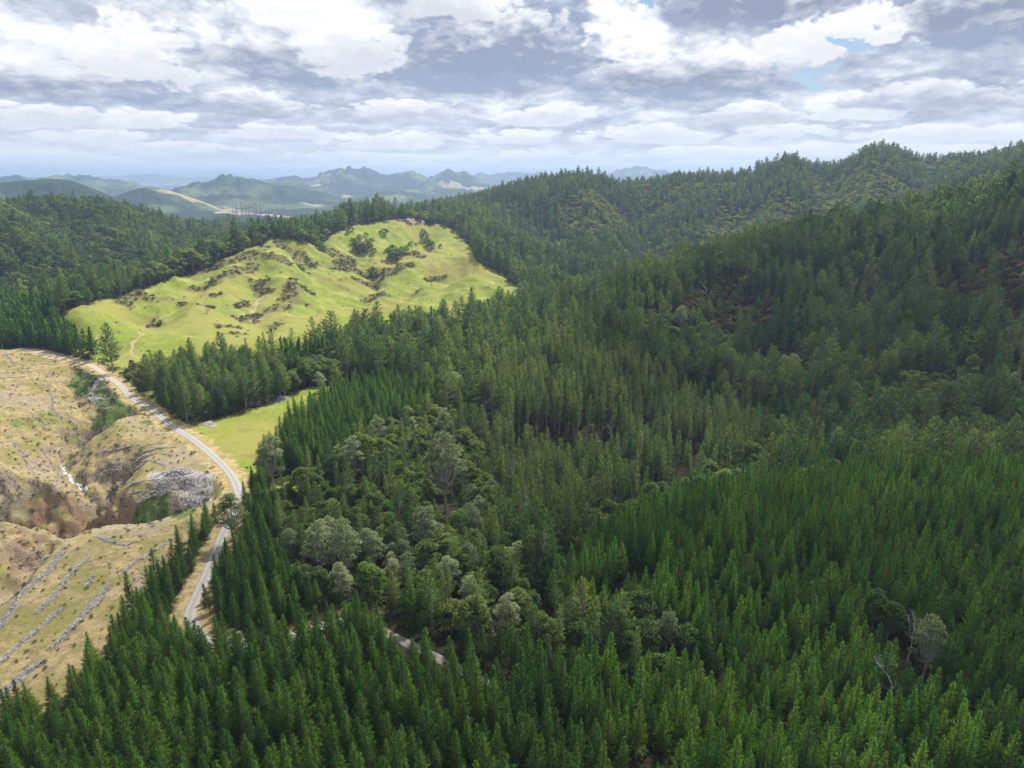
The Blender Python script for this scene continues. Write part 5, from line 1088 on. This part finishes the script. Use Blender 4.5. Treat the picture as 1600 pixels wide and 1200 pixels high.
# ------------------------------------------------------------------ unseen cumulus above the frame, added and placed to throw the cloud shadows
cm = bpy.data.materials.new('shadow_cloud'); cm.use_nodes = True; b = NB(cm.node_tree)
df = b.n('ShaderNodeBsdfDiffuse'); df.inputs[0].default_value = (.9, .91, .93, 1); tl = b.n('ShaderNodeBsdfTranslucent'); tl.inputs[0].default_value = (.9, .92, .95, 1)
mx = b.n('ShaderNodeMixShader'); mx.inputs[0].default_value = .5; b.put(mx.inputs[1], df.outputs[0]); b.put(mx.inputs[2], tl.outputs[0])
tp = b.n('ShaderNodeBsdfTransparent'); m2 = b.n('ShaderNodeMixShader')
lw = b.noise(b.n('ShaderNodeNewGeometry').outputs['Position'], .006, 4, .6)
b.put(m2.inputs[0], b.m('ADD', .82, b.m('MULTIPLY', b.ss(lw, .45, .7), .18))); b.put(m2.inputs[1], mx.outputs[0]); b.put(m2.inputs[2], tp.outputs[0])
o = b.n('ShaderNodeOutputMaterial'); b.put(o.inputs[0], m2.outputs[0])
def shadow_cloud(tx, ty, rx, ry, zc=1150, tz=0, seed=0, thick=170):
    """an added flat-based cumulus, out of frame, whose shadow falls round (tx, ty) on the ground"""
    k = (zc-tz)/SUND[2]; cx, cy_ = tx+SUND[0]*k, ty+SUND[1]*k
    nu, nv = 72, 26; u = np.linspace(0, 2*math.pi, nu, endpoint=False); v = np.linspace(.02, math.pi-.02, nv); U, V_ = np.meshgrid(u, v)
    X = np.cos(U)*np.sin(V_); Y = np.sin(U)*np.sin(V_); Z = np.cos(V_)
    lump = 1+.30*fbm(X*1.1+seed*3, Y*1.1+Z, .55, 4, seed)+.10*fbm(X*3+seed, Y*3-Z*2, .5, 3, seed+2)
    z = np.where(Z > 0, Z*thick*(1+.5*(lump-1)*3), Z*22)
    co = np.stack([cx+X*rx*lump, cy_+Y*ry*lump, zc+z], -1).reshape(-1, 3)
    i = np.arange(nu*nv).reshape(nv, nu); j = np.roll(i, -1, 1); q = np.stack([i[:-1], i[1:], j[1:], j[:-1]], -1).reshape(-1, 4)
    co = np.vstack([co, [[cx, cy_, zc+thick]], [[cx, cy_, zc-22]]]); t_ = len(co)-2
    caps = [[t_, i[0, a_], j[0, a_], j[0, a_]] for a_ in range(0)]
    me = mesh_from('shadow_cloud', co, q, [cm]); meshobj('shadow_cloud', me, kind='stuff', label='unseen cumulus above the frame, added to shade the ground')
for n_, (tx, ty, rx, ry) in enumerate([(330, 300, 330, 230), (470, 620, 330, 260), (20, 150, 200, 120), (820, 480, 260, 320), (190, 520, 150, 190), (140, 980, 170, 110), (-620, 1250, 330, 230),
                                       (-560, 800, 170, 170), (60, 1420, 170, 120), (-560, 560, 110, 70)]):
    shadow_cloud(tx, ty, rx, ry, seed=n_+1, tz=0)
# ------------------------------------------------------------------ the air
hm = bpy.data.materials.new('haze'); hm.use_nodes = True; b = NB(hm.node_tree)
pv = b.n('ShaderNodeVolumePrincipled'); pv.inputs['Color'].default_value = HAZE_COL; pv.inputs['Density'].default_value = HAZE_D; pv.inputs['Anisotropy'].default_value = .25
o = b.n('ShaderNodeOutputMaterial'); b.put(o.inputs['Volume'], pv.outputs[0])
x0, x1, y0, y1, z0, z1 = -44000, 44000, -2500, 45000, float(gz.min())-1, max(float(gz.max()), 300)+40
co = np.array([(x, y, z) for z in (z0, z1) for x, y in ((x0, y0), (x1, y0), (x1, y1), (x0, y1))])
me = mesh_from('haze', co, [(0, 3, 2, 1), (4, 5, 6, 7), (0, 1, 5, 4), (1, 2, 6, 5), (2, 3, 7, 6), (3, 0, 4, 7)], [hm], smooth=False); meshobj('haze', me, kind='stuff', label='pale blue haze in the air')
print('haze box', z0, z1)
